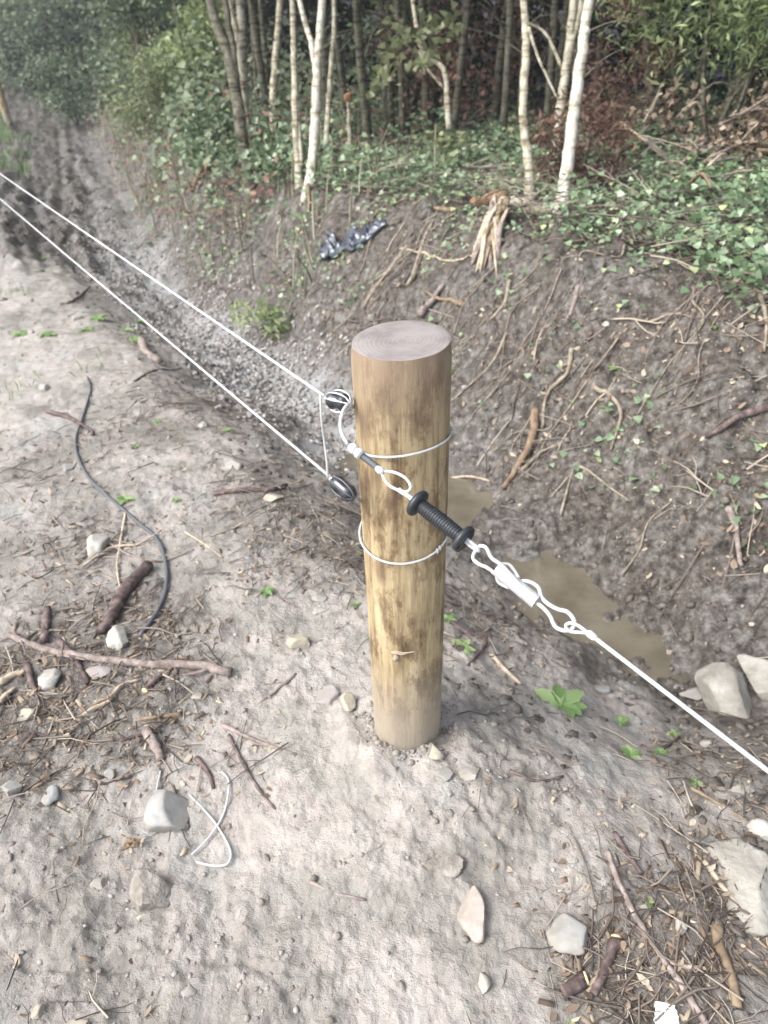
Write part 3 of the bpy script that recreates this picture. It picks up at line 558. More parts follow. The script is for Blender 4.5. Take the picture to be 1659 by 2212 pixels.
kind(lay('furrow_clods', CLOD, 13000, (4.2, 34, -4, 5), lambda x, y, s, tp: sst(3.8, 6, s)*sst(-4, -1, tp)*sst(1.2, .7, tp)*np.clip(.4+pn(x*1.4, y*1.4)*1.8, .03, 1), .008, .050, 'wetclod', 0, 1, (1, .85, .35), .0, .3, powr=2.5), 'stuff', 'dark clods on the furrowed slope', 'clods')
kind(lay('bank_clods', CLOD, 9000, (-1.4, 7, .0, 3), lambda x, y, s, tp: (sst(.9, 1.2, tp)+.8*sst(.1, .4, tp)*(tp < .9))*sst(2.3, 1.9, tp)*np.clip(.5+pn(x*3, y*3)*1.5, .05, 1), .003, .026, 'wetclod', 0, 1, (1, .85, .6), -.1, .3, powr=3), 'stuff', 'dark crumbs on the cut bank', 'clods')
n_ = 320; a_ = RS.uniform(0, 6.28, n_); r_ = .074+np.abs(RS.normal(0, .022, n_)); x, y = PX+r_*np.cos(a_), PY+r_*np.sin(a_)
kind(scatter('foot_crumbs', CLOD[0], CLOD[1], np.stack([x, y, height(x, y)], 1), .002+.009*RS.uniform(0, 1, n_)**3, frame(RS.normal(0, 1, (n_, 3)), a_), M['clod'], RS.uniform(0, 1, n_)), 'stuff', 'crumbled soil packed round the foot of the post', 'soil crumbs')
# litter
TW = MB(); TW.tube(smoothpath([(-.5, 0, 0), (-.15, .04, .02), (.2, -.03, .01), (.5, .03, 0)], 2), [.010, .011, .011, .010, .009, .008, .005], 4, False); TWT = (np.array(TW.v), [t for q in TW.f for t in ((q[0], q[1], q[2]), (q[0], q[2], q[3]))])
def twt(P, extra=None):
    m = MB(); m.tube(smoothpath(P, 2), np.linspace(.012, .006, 2*len(P)-1), 4, False)
    if extra: m.tube(smoothpath(extra, 2), np.linspace(.008, .004, 2*len(extra)-1), 4, False)
    return (np.array(m.v), [t for q in m.f for t in ((q[0], q[1], q[2]), (q[0], q[2], q[3]))])
TW2 = twt([(-.5, 0, 0), (0, .012, .01), (.5, -.01, 0)]); TW3 = twt([(-.5, 0, 0), (-.1, .03, .02), (.2, .01, .0), (.5, .06, .02)], [(-.05, .025, .01), (.12, -.08, .03), (.32, -.13, .02)])
bank = lambda x, y, s, tp: sst(.2, .5, tp)*sst(3.2, 1.6, tp)
bg_d = lambda x, y, s, tp: near(x, y)*np.clip(.03+leftpile(x, y)+.25*pn(x*2.5, y*2.5)+.45*sst(1.4, 1.9, tp)+.75*sst(-.25, .3, tp)*sst(1.0, .6, tp)*sst(.3, .8, s), 0, 1)
kind(lay('straight_twig_litter', TW2, 4500, (-2, 9, -3, 3.2), bg_d, .008, .10, 'twiglitter', 0, 1, (1, 1.2, 1.2), .03, .12, smooth=True), 'stuff', 'straight bits of twig strewn over the soil', 'twigs')
kind(lay('forked_twig_litter', TW3, 1500, (-2, 9, -3, 3.2), bg_d, .03, .16, 'twiglitter', 0, 1, (1, 1.1, 1.1), .03, .12, smooth=True), 'stuff', 'forked twiglets strewn over the soil', 'twigs')
kind(lay('twig_litter', TWT, 3500, (-2, 9, -3, 3.2), bg_d, .010, .12, 'twiglitter', 0, 1, (1, 1.2, 1.2), .03, .12, smooth=True), 'stuff', 'fine broken twigs strewn over the soil', 'twigs')
kind(lay('leaf_litter', SCRAP, 9000, (-2, 10, -3, 3.4), bg_d, .005, .026, 'litter', 0, .9, (.8, 1, 1.2), .1, .5), 'stuff', 'dry fallen leaf scraps over the soil', 'leaf litter')
pile_d = lambda x, y, s, tp: near(x, y)*np.clip(leftpile(x, y)-.25, 0, 1)
kind(lay('pile_chips', CHIP, 1700, (-2, 5, -3, 2.6), pile_d, .010, .040, 'litter', 0, .75, (1, .45, .5), .06, .35, powr=1.5), 'stuff', 'larger splinters and bark bits heaped among the sticks', 'wood chips')
kind(lay('pile_twigs', TW3, 420, (-2, 5, -3, 2.6), pile_d, .04, .13, 'twiglitter', .1, .8, (1, 1.8, 1.8), .05, .2, smooth=True), 'stuff', 'forked twig ends heaped among the sticks', 'twigs')
kind(lay('pile_straight_twigs', TW2, 520, (-2, 5, -3, 2.6), pile_d, .025, .12, 'twiglitter', .1, 1, (1, 2.2, 2.2), .06, .2, smooth=True), 'stuff', 'broken twig ends heaped among the sticks', 'twigs')
kind(lay('wood_chips', CHIP, 4000, (-2, 5, -3, 2.6), bg_d, .004, .024, 'litter', .3, .9, (1, .8, .7), .05, .3), 'stuff', 'pale shredded wood chips among the sticks', 'wood chips')
BANK = lambda x, y, s, tp: sst(1.0, 1.5, tp)*sst(4, 2.3, tp)*np.clip(.6+pn(x*2, y*2), .1, 1)*sst(-1.5, 0, s)
kind(lay('bank_litter', SCRAP, 16000, (-1.5, 9, .9, 4), BANK, .008, .036, 'litter', 0, .9, (1, 1, 1.5), .1, .5), 'stuff', 'brown leaf scraps on the far bank', 'leaf litter')
kind(lay('bank_straight_twigs', TW2, 2600, (-1.5, 9, .9, 4), BANK, .04, .25, 'twiglitter', .1, 1, (1, 1.1, 1.1), .04, .18, smooth=True), 'stuff', 'straight dead twigs over the far bank', 'twigs')
kind(lay('bank_twigs', TW3, 2000, (-1.5, 9, .9, 4), BANK, .05, .30, 'twiglitter', .1, 1, (1, 1.2, 1.2), .04, .15, smooth=True), 'stuff', 'thin twigs and roots over the far bank', 'twigs')

# ---------------------------------------------------------------- sticks, roots, cable
def wigg(P, amp, rs):
    P = np.array(P); n = len(P)
    for a in range(3): P[1:-1, a] += amp*np.array([rs.uniform(-1, 1) for _ in range(n-2)])
    return P
def lying(px, lift, sub=5, ends=None):
    P = smoothpath([G(u, v) for u, v in px], sub); zz = height(P[:, 0], P[:, 1], False)+lift
    k = np.convolve(np.pad(zz, 2, 'edge'), np.ones(5)/5, 'valid'); P[:, 2] = np.maximum(k, zz-lift*.3); return P
def stick(px, wpx, mat, label, name='stick', cat='stick', endmat=None, lift=.6, taper=.6, group=None, forks=0):
    q = G(*px[len(px)//2]); r = wpx*pxm(q)/2*.9; rs = random.Random(int(px[0][0])+int(px[0][1])); P = wigg(lying(px, r*lift), r*.13, rs); n = len(P)
    R = [r*(1-(1-taper)*i/(n-1))*rs.uniform(.88, 1.12) for i in range(n)]
    b = MB().tube(P, R, 12, True, .035)
    if forks:
        for _ in range(forks):
            i = rs.randrange(2, n-2); d = P[i+1]-P[i]; sd_ = np.cross(d, [0, 0, 1])*rs.choice([-1, 1]); L = rs.uniform(4, 9)*r
            Q = [P[i], P[i]+(d/np.linalg.norm(d)*.5+sd_/np.linalg.norm(sd_)*.6)*L*.5+[0, 0, r*.4], P[i]+(d/np.linalg.norm(d)*.7+sd_/np.linalg.norm(sd_)*.5)*L]; b.tube(smoothpath(Q, 3), np.linspace(r*.45, r*.15, 7), 6)
    if endmat:
        root = empty(name, P[0], label, cat, group); b.build('bark', M[mat], root, P[0])
        t = (P[0]-P[1])/np.linalg.norm(P[0]-P[1]); MB().tube([P[0]-t*r*.2, P[0]+t*r*.25, P[0]+t*r*.35], [R[0]*.9, R[0]*.9, R[0]*.82], 12, True, .04).build('cut_end', M[endmat], root, P[0]); return root
    return tag(b.build(name, M[mat], None, P[0]), label, cat, group)
SK = [
 ([(500, 1457), (430, 1442), (330, 1440), (200, 1425), (90, 1405), (20, 1376)], 22, 'stick_mauve', 'long mauve stick lying across the left clay', dict(forks=1, taper=.75)),
 ([(322, 1228), (285, 1265), (258, 1305), (240, 1345), (222, 1372)], 32, 'stick_dark', 'thick dark bent stick with an orange broken end', dict(endmat='orangewood', taper=.9)),
 ([(128, 1388), (150, 1412), (175, 1445), (190, 1480)], 20, 'stick_dark', 'short grey stick crossing under the mauve stick', {}),
 ([(104, 1318), (102, 1350), (97, 1390)], 20, 'stick_dark', 'stubby upright looking grey stick above the mauve stick', dict(endmat='cutwood', taper=.9)),
 ([(318, 1582), (335, 1612), (350, 1645)], 24, 'stick_mauve', 'short thick brown stick below the wood chips', dict(taper=.8)),
 ([(480, 1568), (530, 1592), (580, 1612), (640, 1632)], 12, 'stick_mauve', 'slender brown stick pointing at the post foot', {}),
 ([(462, 1068), (520, 1062), (580, 1060), (620, 1052)], 13, 'stick_dark', 'short grey stick left of the lower insulator', dict(taper=.8)),
 ([(308, 742), (318, 765), (348, 788)], 20, 'stick_mauve', 'stubby grey stick below the green weeds', dict(taper=.8)),
 ([(392, 1545), (340, 1552), (290, 1560)], 14, 'stick_brown', 'short tan stick left of the bare clay', {}),
 ([(1310, 1838), (1335, 1905), (1375, 1985), (1420, 2060), (1468, 2125), (1525, 2215)], 15, 'stick_mauve', 'long curved pale brown stick down the lower right', dict(taper=1.1)),
 ([(1330, 2030), (1318, 2062), (1300, 2110), (1280, 2150)], 30, 'stick_dark', 'thick dark stick with a yellow sawn end at lower right', dict(endmat='cutwood')),
 ([(1262, 2118), (1240, 2135), (1215, 2150)], 36, 'stick_dark', 'fat sawn stub with a bright yellow cut face', dict(endmat='cutwood', taper=.8)),
 ([(1545, 2005), (1556, 2060), (1580, 2120), (1590, 2180)], 30, 'stick_brown', 'thick orange brown stick near the right bottom edge', dict(taper=.7)),
 ([(1490, 1702), (1545, 1735), (1612, 1772)], 10, 'stick_brown', 'thin red brown stick below the gate rope', {}),
 ([(1520, 1862), (1570, 1930), (1620, 1985), (1662, 2010)], 14, 'stick_pale', 'pale split stick in front of the big slab', {}),
 ([(1490, 1990), (1560, 2020), (1640, 2070)], 8, 'stick_pale', 'thin straw stick across the lower right litter', {}),
 ([(1445, 2080), (1480, 2090), (1530, 2095)], 14, 'stick_pale', 'short pale broken stick right of the long curved stick', {}),
 ([(1325, 1800), (1350, 1840), (1385, 1890)], 16, 'stick_dark', 'dark flaky stick above the long curved stick', {}),
 ([(1100, 1665), (1160, 1690), (1215, 1680)], 10, 'stick_dark', 'dark grey twig in the clay right of the post', {}),
 ([(1385, 1615), (1420, 1622), (1465, 1600)], 12, 'stick_dark', 'dark stick behind the small green weeds', {}),
 ([(960, 1335), (1010, 1370), (1050, 1392), (1010, 1440)], 12, 'stick_dark', 'dark rotten twig beside the leafy weed right of the post', {}),
 ([(1060, 1415), (1090, 1450), (1125, 1480)], 14, 'stick_pale', 'pale twig above the puddle bank', {}),
 ([(205, 1520), (240, 1505), (265, 1480), (300, 1470)], 10, 'stick_pale', 'pale twig slanting under the mauve stick', {}),
 ([(360, 1465), (375, 1435), (385, 1470)], 9, 'stick_dark', 'small dark stick near the right half of the mauve stick', {}),
 ([(315, 1495), (335, 1475), (352, 1460)], 18, 'stick_dark', 'short dark stub with pale end below the mauve stick', dict(endmat='cutwood')),
 ([(60, 1440), (72, 1480), (88, 1530)], 22, 'stick_dark', 'pointed dark bark strip at the left edge', dict(taper=.15)),
 ([(0, 1480), (30, 1462), (56, 1455)], 20, 'stick_pale', 'pale split wood piece at the left edge', {}),
 ([(0, 1520), (18, 1500), (34, 1488)], 14, 'stick_pale', 'smaller pale wood piece at the left edge', {}),
 ([(170, 1560), (200, 1535), (245, 1515)], 16, 'stick_pale', 'light tan wood piece among chips at the left', {}),
 ([(262, 1600), (300, 1590), (350, 1580)], 9, 'stick_dark', 'thin dark stick below the chips at the left', {}),
 ([(640, 1458), (600, 1490), (555, 1525)], 9, 'stick_mauve', 'thin straight twig left of the mauve stone', {}),
 ([(200, 1700), (240, 1690), (270, 1680)], 6, 'stick_dark', 'thin dark twig near the cream pebble', {}),
 ([(0, 1598), (50, 1580), (100, 1592), (145, 1600)], 9, 'stick_dark', 'dark thin stick right of the square grey stone', {}),
 ([(425, 1640), (450, 1670), (462, 1705)], 14, 'stick_dark', 'dull grey stick above the clear curled wire', {}),
 ([(495, 1590), (520, 1640), (555, 1700), (600, 1755)], 10, 'stick_dark', 'half buried grey stick left of the bare clay', {}),
 ([(670, 1905), (720, 1930), (790, 1945)], 10, 'stick_mauve', 'faint grey twig pressed into the clay at bottom centre', {}),
 ([(1250, 620), (1238, 665), (1222, 700)], 14, 'stick_mauve', 'pale silvery stick high on the far bank', {}),
 ([(290, 825), (340, 800), (395, 800)], 5, 'stick_dark', 'fine dark twig left of the stubby grey stick', {}),
 ([(130, 660), (160, 650), (195, 625)], 8, 'stick_dark', 'small crooked twig far up the left bank', dict(forks=2)),
 ([(100, 890), (150, 905), (195, 930), (200, 942)], 12, 'stick_dark', 'dark twig with a knobbly end crossing under the black cable', dict(forks=2)),
 ([(400, 1150), (440, 1175), (480, 1205)], 5, 'stick_pale', 'fine pale twig in the middle of the left clay', {}),
 ([(880, 620), (905, 560), (935, 482)], 11, 'root', 'pale straight stem leaning on the far bank above the post', {}),
 ([(785, 675), (815, 620), (850, 575), (880, 530)], 11, 'root', 'olive brown stem on the far bank left of the pale one', {}),
 ([(748, 692), (790, 695), (830, 690), (850, 703)], 6, 'stick_dark', 'black bent twig just behind the top of the post', {}),
 ([(862, 540), (930, 558), (990, 562), (1045, 560)], 6, 'stick_pale', 'long thin bleached twig right of the black plastic sheet', {}),
 ([(340, 465), (420, 462), (480, 460)], 6, 'stick_dark', 'long straight twig lying above the ditch on the ivy bank', {}),
 ([(1659, 885), (1610, 900), (1560, 930), (1520, 950)], 20, 'stick_dark', 'dark branch end reaching in from the right edge', {}),
]
for a in SK: stick(a[0], a[1], a[2], a[3], **a[4])
RT = [([(1282, 838), (1322, 862), (1340, 890), (1335, 930), (1318, 980)], 12, 'root', 'arched pale root on the dark far bank'), ([(1235, 755), (1225, 810), (1180, 860), (1172, 930)], 12, 'root', 'long curving root right of the post top'),
 ([(1155, 890), (1150, 950), (1120, 1010), (1085, 1065)], 22, 'root_red', 'thick reddish root stump with moss right of the post'), ([(1125, 1025), (1180, 975), (1230, 955)], 9, 'root', 'thin grey root right of the red root'),
 ([(1250, 1010), (1290, 1035), (1360, 1085)], 8, 'root', 'straight root above the grey soil lump'), ([(1095, 720), (1060, 790), (1000, 850), (975, 870)], 8, 'root', 'thin looping root beside the post top'),
 ([(905, 690), (935, 655), (960, 620)], 18, 'stick_mauve', 'reddish split wood strip on the bank behind the post'),
 ([(1000, 660), (960, 650), (915, 632)], 13, 'stick_brown', 'brown bark strip behind the post top'), ([(1340, 1250), (1380, 1190), (1400, 1130), (1450, 1085)], 6, 'root', 'thin root low on the right bank'),
 ([(1570, 1100), (1590, 1160), (1600, 1230)], 18, 'stick_mauve', 'dull brown root sticking down the right bank'), ([(960, 1040), (1010, 1032), (1060, 1042)], 8, 'stick_pale', 'pale sliver of wood touching the right side of the post'),
 ([(1100, 610), (1090, 660), (1060, 700)], 12, 'root', 'short root below the ivy edge'), ([(1400, 700), (1450, 680), (1500, 690)], 7, 'root', 'fine root under the ivy at the right'),
 ([(1640, 640), (1655, 700), (1648, 770)], 12, 'root', 'pale stem hanging down at the right edge'), ([(1210, 1120), (1225, 1060), (1240, 1010)], 7, 'root', 'slender vertical root in the middle of the bank')]
for px, w, m_, l in RT: stick(px, w, m_, l, name='root' if 'root' in l.split() or 'stem' in l else 'wood_strip', cat='root' if 'root' in l.split() or 'stem' in l else 'wood strip', lift=.9, taper=.5)
for k in range(30):                                      # fine roots hanging down the cut bank
    s0 = random.uniform(-.2, 3.6); t0 = random.uniform(1.7, 2.2); P = []; tt = t0; ss = s0
    for j in range(6): x, y = xy(ss, tt); P.append((x, y, Z(x, y)+random.uniform(.003, .02))); tt -= random.uniform(.05, .14); ss += random.gauss(0, .05)
    tag(MB().tube(smoothpath(P, 4), np.linspace(random.uniform(.003, .006), .0012, 21), 5, True, .1).build('fine_root', M['root'], None, P[0]), 'fine pale root hanging down the cut face of the far bank', 'root', 'fine roots on the far bank')
# fallen log and torn wood
lg = empty('fallen_log', G(1060, 450), 'fallen rotten log with orange torn wood lying in the ivy', 'log')
def seg_log(px, w, mat, nm, lift=1.0): P = lying(px, w*pxm(G(*px[0]))/2*lift); MB().tube(P, w*pxm(P[0])/2*np.linspace(1, .7, len(P)), 12, True, .13).build(nm, M[mat], lg, G(1060, 450))
seg_log([(1190, 462), (1130, 452), (1080, 450)], 30, 'bark_pale', 'trunk'); seg_log([(1092, 448), (1060, 442), (1020, 452)], 32, 'orangewood', 'torn_wood'); seg_log([(1035, 450), (980, 458), (940, 460)], 12, 'stick_brown', 'broken_branch')
stick([(445, 372), (432, 395), (418, 440)], 20, 'stick_brown', 'split orange brown wood sticking out of the ivy bank at left', name='torn_branch', cat='branch', lift=2.0)
stick([(665, 400), (668, 430), (668, 470)], 11, 'stick_brown', 'orange brown root below the leaning pale trunk', name='torn_branch', cat='branch', lift=2.0)
sw = empty('split_stump', G(1055, 510), 'split pale stump wood leaning under the orange log', 'stump'); so_ = np.array(sw.location); rs = random.Random(8)
for k in range(16):
    u0 = rs.uniform(1055, 1105); u1 = rs.uniform(1015, 1075); P = [G(u0, rs.uniform(455, 485), rs.uniform(.02, .12)), G((u0+u1)/2+rs.uniform(-6, 6), 515, rs.uniform(.02, .09)), G(u1, rs.uniform(545, 600), .01)]
    w_ = rs.uniform(.008, .022); MB().tube(smoothpath(P, 4), [w_*.5, w_, w_, w_, w_*.9, w_*.8, w_*.7, w_*.5, w_*.15], 6, True, .15, flat=.35).build('split_strip', M[rs.choice(['stick_pale', 'stick_pale', 'stick_mauve', 'stick_brown'])], sw, so_)
# black cable on the clay
stick([(190, 818), (196, 850), (176, 915), (164, 965), (188, 1028), (238, 1078), (300, 1132), (340, 1168), (358, 1215), (360, 1270), (340, 1325), (302, 1378)], 8, 'cable', 'thin black cable snaking over the left clay', name='cable', cat='cable', lift=1.1, taper=1.1)
stick([(272, 1112), (262, 1170), (254, 1225), (262, 1280)], 7, 'stick_pale', 'straight pale twig crossing below the cable', name='stick', cat='stick', lift=1.5)
stick([(178, 1230), (240, 1188), (300, 1180), (350, 1150)], 7, 'stick_pale', 'forked straw coloured twig beside the pale stone', lift=2.0, forks=3)
stick([(235, 1175), (290, 1205), (350, 1215), (420, 1190)], 6, 'stick_mauve', 'reddish twig under the straw coloured fork', lift=1.5, forks=1)
# curled clear wire
def curl(px, label, wpx=9):
    r = wpx*pxm(G(*px[0]))/2*.55; P = lying(px, r*2.2, 7); return tag(MB().tube(P, r, 7).build('clear_wire', M['clear'], None, P[0]), label, 'wire', 'offcuts of clear wire on the ground')
curl([(778*.617, 1670), (495, 1690), (492, 1730), (480, 1770), (450, 1815), (415, 1850)], 'upper strand of curled clear wire crossing the other on the clay')
curl([(410, 1720), (435, 1745), (465, 1780), (490, 1820), (500, 1850), (490, 1870), (460, 1873), (425, 1865)], 'lower hooked strand of curled clear wire on the clay')
curl([(348, 1668), (342, 1695), (338, 1720)], 'short clear wire end beside the large grey stone', 8)

# ---------------------------------------------------------------- plastic sheet, card, dead leaf
def crumple(name, px, mat, label, cat, amp, n=26, base=.01):
    cs = [G(u, v) for u, v in px]; a, b, c, d = cs; V = []
    for i in range(n):
        for j in range(n):
            s, t = i/(n-1), j/(n-1); p = (a*(1-s)+b*s)*(1-t)+(d*(1-s)+c*s)*t; x, y = p[0], p[1]
            x += amp*.5*float(pn(np.array(s*5.), np.array(t*5.))); zz = Z(x, y)+base+amp*(abs(float(pn(np.array(s*6.+3), np.array(t*6.))))*1.3+.4*float(pn(np.array(s*14.), np.array(t*14.))))*min(1, 6*min(s, 1-s, t, 1-t)+.15)
            V.append((x, y, zz))
    F = [(i*n+j, (i+1)*n+j, (i+1)*n+j+1, i*n+j+1) for i in range(n-1) for j in range(n-1)]
    V = np.array(V); o = mk(name, V-V[0], F, M[mat], smooth=False); o.location = V[0]; tag(o, label, cat)
    md = o.modifiers.new('thick', 'SOLIDIFY'); md.thickness = .002; return o
crumple('plastic_sheet', [(690, 566), (770, 552), (838, 496), (708, 506)], 'bag', 'crumpled black plastic sheet on the far bank', 'plastic sheet', .07, base=.03).data.polygons.foreach_set('use_smooth', [True]*625)
crumple('paper_scrap', [(1412, 2225), (1470, 2228), (1455, 2180), (1412, 2170)], 'paper', 'bright white card scrap cut by the bottom edge', 'paper', .006, base=.012)
crumple('dead_leaf', [(258, 1838), (300, 1830), (308, 1815), (275, 1812)], 'stick_brown', 'single curled brown leaf on the clay', 'leaf', .008, 10, .004)

# ---------------------------------------------------------------- leaf helpers and weeds
def leaves(name, pos, size, mat, tint, tmpl=LEAF, up=.6, parent=None, asp=1.0, droop=None):
    n = len(pos); nn = RS.normal(0, 1, (n, 3)); nn[:, 2] = np.abs(nn[:, 2])*up+up; sc = size*RS.uniform(.6, 1.3, n); s3 = np.stack([sc*asp, sc, sc], 1)
    o = scatter(name, tmpl[0], tmpl[1], pos, s3, frame(nn, RS.uniform(0, 6.28, n)), M[mat], tint)
    if parent: o.parent = parent; o.data.transform(Matrix.Translation(-parent.location))
    return o
def weed(u, v, wpx, label, mat='weed', nl=10, tall=.3, wide=.28):
    q = G(u, v); R = wpx*pxm(q)/2; root = empty('weed', q, label, 'weed', 'small green weeds'); b = MB(); rs = random.Random(int(u+v))
    for i in range(nl):
        a = i*2.4+rs.uniform(-.4, .4); L = R*rs.uniform(.6, 1.15); el = rs.uniform(.15, .9)*tall*2.2; d = np.array([cos(a), sin(a), 0]); sdv = np.array([-sin(a), cos(a), 0]); V = []; K = 6
        for k in range(K+1):
            t = k/K; c = d*L*t+np.array([0, 0, L*(el*t-el*.75*t*t*1.2)+.003]); wv = wide*L*(math.sin(pi*min(t*.95+.05, 1))**.8)*(1 if k % 2 else .78)
            V += [c-sdv*wv+[0, 0, wv*.25], c, c+sdv*wv+[0, 0, wv*.25]]
        F = [(3*k+j, 3*k+j+1, 3*k+j+4, 3*k+j+3) for k in range(K) for j in (0, 1)]
        b.add(V, F, rs.uniform(.2, 1))
    b.build('leaves', M[mat], root); MB().tube([(0, 0, -.01), (0, 0, .004), (R*.05, 0, R*.12)], [R*.06, R*.06, R*.02], 6).build('stem', M['weed'], root)
WD_ = [(212, 690, 60, 'bushy green weed left of the lower wire'), (185, 712, 40, 'low weed beside the bushy one at the left'), (268, 715, 50, 'leafy weed under the lower wire'), (300, 695, 34, 'small weed right beside the lower wire'), (290, 738, 46, 'bright weed above the stubby grey stick'),
 (490, 932, 30, 'tiny weed in the middle of the left clay'), (270, 1082, 48, 'spreading weed beside the black cable'), (575, 1281, 40, 'small flat weed left of the post'), (1000, 1400, 66, 'leafy clover like weed right of the post', 12), (966, 1342, 40, 'small weed touching the right edge of the post'),
 (1212, 1525, 120, 'large broad leaved weed at the puddle end', 9), (1362, 1632, 58, 'yellow green weed right of the large broad leaved one'), (1340, 1560, 44, 'small weed above the yellow green weed'), (1425, 1628, 38, 'small weed beneath the gate rope'), (1455, 1590, 32, 'tiny weed behind the dark stick'),
 (380, 1082, 26, 'tiny weed left of the short grey stick'), (340, 912, 22, 'lone seedling left of the lower wire'), (296, 965, 26, 'seedling right of the black cable'), (95, 560, 30, 'faint weed far up the left bank'), (160, 570, 26, 'faint small weed right of the faint one far up the bank'),
 (40, 722, 56, 'wide patchy weed at the left edge'), (100, 725, 44, 'patchy weed right of the left edge one'), (1400, 1952, 34, 'round green leaf plant at lower right', 5), (1500, 1692, 34, 'sprout near the red brown stick', 6), (1230, 2212, 20, 'seedling cut by the bottom edge', 5), (1310, 885, 34, 'bright leaf on the far bank right of the post', 4), (1335, 800, 44, 'green sprig on the far bank', 5),
 (1540, 712, 34, 'bright yellow green leaf tuft high on the right bank', 5), (975, 800, 40, 'sprig beside the right rim of the post', 6), (960, 945, 26, 'small sprig right of the post at the upper loop', 4), (1240, 870, 40, 'pale leaf on the bank right of the post', 3), (770, 1305, 30, 'weed peeping out from the left of the post', 5)]
for a in WD_: weed(*a[:4], nl=(a[4] if len(a) > 4 else 9))

# ---------------------------------------------------------------- ivy carpets
def ivyfield(name, n, rng, dens, size, lift, label, mat='ivy', tl=.1, th=1.0, tm=IVY):
    x, y = sample(n, *rng, dens); m = 1+.8*pn(x*1.5, y*1.5); z = height(x, y, False)+RS.uniform(0, 1, n)*lift*np.clip(m, .3, 2)
    t = np.clip(RS.normal(.5, .2, n)+.18*pn(x*3, y*3), tl, th)
    nn = RS.normal(0, .45, (n, 3)); nn[:, 2] = 1; nn[:, 1] -= .35; sc = size*RS.uniform(.5, 1.25, n)
    return kind(scatter(name, tm[0], tm[1], np.stack([x, y, z], 1), sc, frame(nn, RS.uniform(0, 6.28, n)), M[mat], t), 'stuff', label, 'ivy')
ivyfield('ivy_ground_cover', 44000, (-1.6, 4.6, 1.7, 6.5), lambda x, y, s, tp: sst(1.9, 2.3, tp+.55*pn(x*1.6, y*1.6)-.25*sst(.6, 2.2, s)*sst(3.2, 2.2, s))*np.clip(1.5-(tp-1.8)*.22, .25, 1), .034, .15, 'green ivy carpet behind the far bank')
ivyfield('ivy_bank_cover', 6000, (3.6, 9, 1.2, 5), lambda x, y, s, tp: sst(1.25, 1.8, tp+.5*pn(x*1.6, y*1.6))*np.clip(.45+1.2*pn(x*2, y*2), .05, 1), .042, .22, 'ivy and bramble cover on the left part of the far bank', tl=0)
ivyfield('bank_sprigs', 1500, (-1.4, 5, 1.2, 2.4), lambda x, y, s, tp: sst(1.2, 1.6, tp)*sst(2.4, 2.0, tp)*np.clip(.2+pn(x*3, y*3)*1.5, 0, 1), .030, .04, 'ivy sprigs trailing down the far bank', tl=.4)
ivyfield('bank_scrub', 9000, (5.5, 20, 1.0, 7), lambda x, y, s, tp: sst(1.15, 1.7, tp+.4*pn(x*1.2, y*1.2))*sst(4.5, 3, tp)*np.clip(.6+pn(x, y), .1, 1), .07, .7, 'grey green scrub along the far side of the distant ditch', mat='olive', tl=0, th=.8)
ivyfield('bank_scrub_brown', 5000, (4.5, 20, 1.0, 7), lambda x, y, s, tp: sst(1.1, 1.5, tp+.4*pn(x*1.2, y*1.2))*sst(4.0, 2.5, tp)*np.clip(.6-pn(x, y), .1, 1), .06, .35, 'brown withered scrub along the far side of the ditch', mat='fern', tl=.2, tm=SCRAP)
x, y = sample(2600, -1.6, 5, 1.8, 5, lambda x, y, s, tp: sst(1.8, 2.2, tp)*.8)
kind(scatter('ivy_stems', TW3[0], TW3[1], np.stack([x, y, height(x, y, False)+RS.uniform(.02, .16, 2600)], 1), RS.uniform(.06, .35, 2600), frame(np.stack([RS.normal(0, .3, 2600), RS.normal(0, .3, 2600), np.ones(2600)], 1), RS.uniform(0, 6.28, 2600)), M['twiglitter'], RS.uniform(.2, 1, 2600), True), 'stuff', 'brown runners and twigs among the ivy leaves', 'stems')
# dry stalks hanging over the left part of the bank
def stalks(name, n, rng, dens, h0, h1, r, label, lean=.25):
    x, y = sample(n, *rng, dens); b = MB()
    for i in range(n):
        z = Z(x[i], y[i]); h = random.uniform(h0, h1); dx, dy = random.gauss(0, lean)*h, random.gauss(0, lean)*h
        b.tube([(x[i], y[i], z-.02), (x[i]+dx*.35, y[i]+dy*.35, z+h*.5), (x[i]+dx, y[i]+dy, z+h)], [r, r*.8, r*.4], 4, False, tint=random.random())
    return kind(b.build(name, M['stalk']), 'stuff', label, 'stalks')
stalks('dry_stalks', 260, (3.4, 9, 1.3, 4), lambda x, y, s, tp: sst(1.2, 1.5, tp)*sst(3.2, 2.2, tp), .08, .38, .006, 'thin dry stalks on the ivy bank')
stalks('bank_grass', 700, (6, 20, 1.0, 5.5), lambda x, y, s, tp: sst(1.1, 1.6, tp)*sst(3.4, 2.4, tp), .15, .55, .008, 'tangle of dry stems along the distant ditch')
GB = ([(-.04, 0, 0), (.04, 0, 0), (.03, .05, .55), (0, .25, 1)], [(0, 1, 2), (0, 2, 3)])
def grassy(name, n, rng, dens, size, label):
    x, y = sample(n, *rng, dens); a = RS.uniform(0, 6.28, n); nn = np.stack([RS.normal(0, .25, n), RS.normal(0, .25, n), np.ones(n)], 1)
    return kind(scatter(name, GB[0], GB[1], np.stack([x, y, height(x, y, False)], 1), size*RS.uniform(.5, 1.4, n), frame(nn, a), M['weed'], RS.uniform(.1, .9, n)), 'stuff', label, 'grass')
grassy('mound_grass', 5000, (11, 21, -3, 2.2), lambda x, y, s, tp: sst(-.15, .2, pn(x*.9+4, y*.9)+.3*pn(x*4, y*4))*sst(.1, -.5, tp), .16, 'green grass on the mound at the far left')
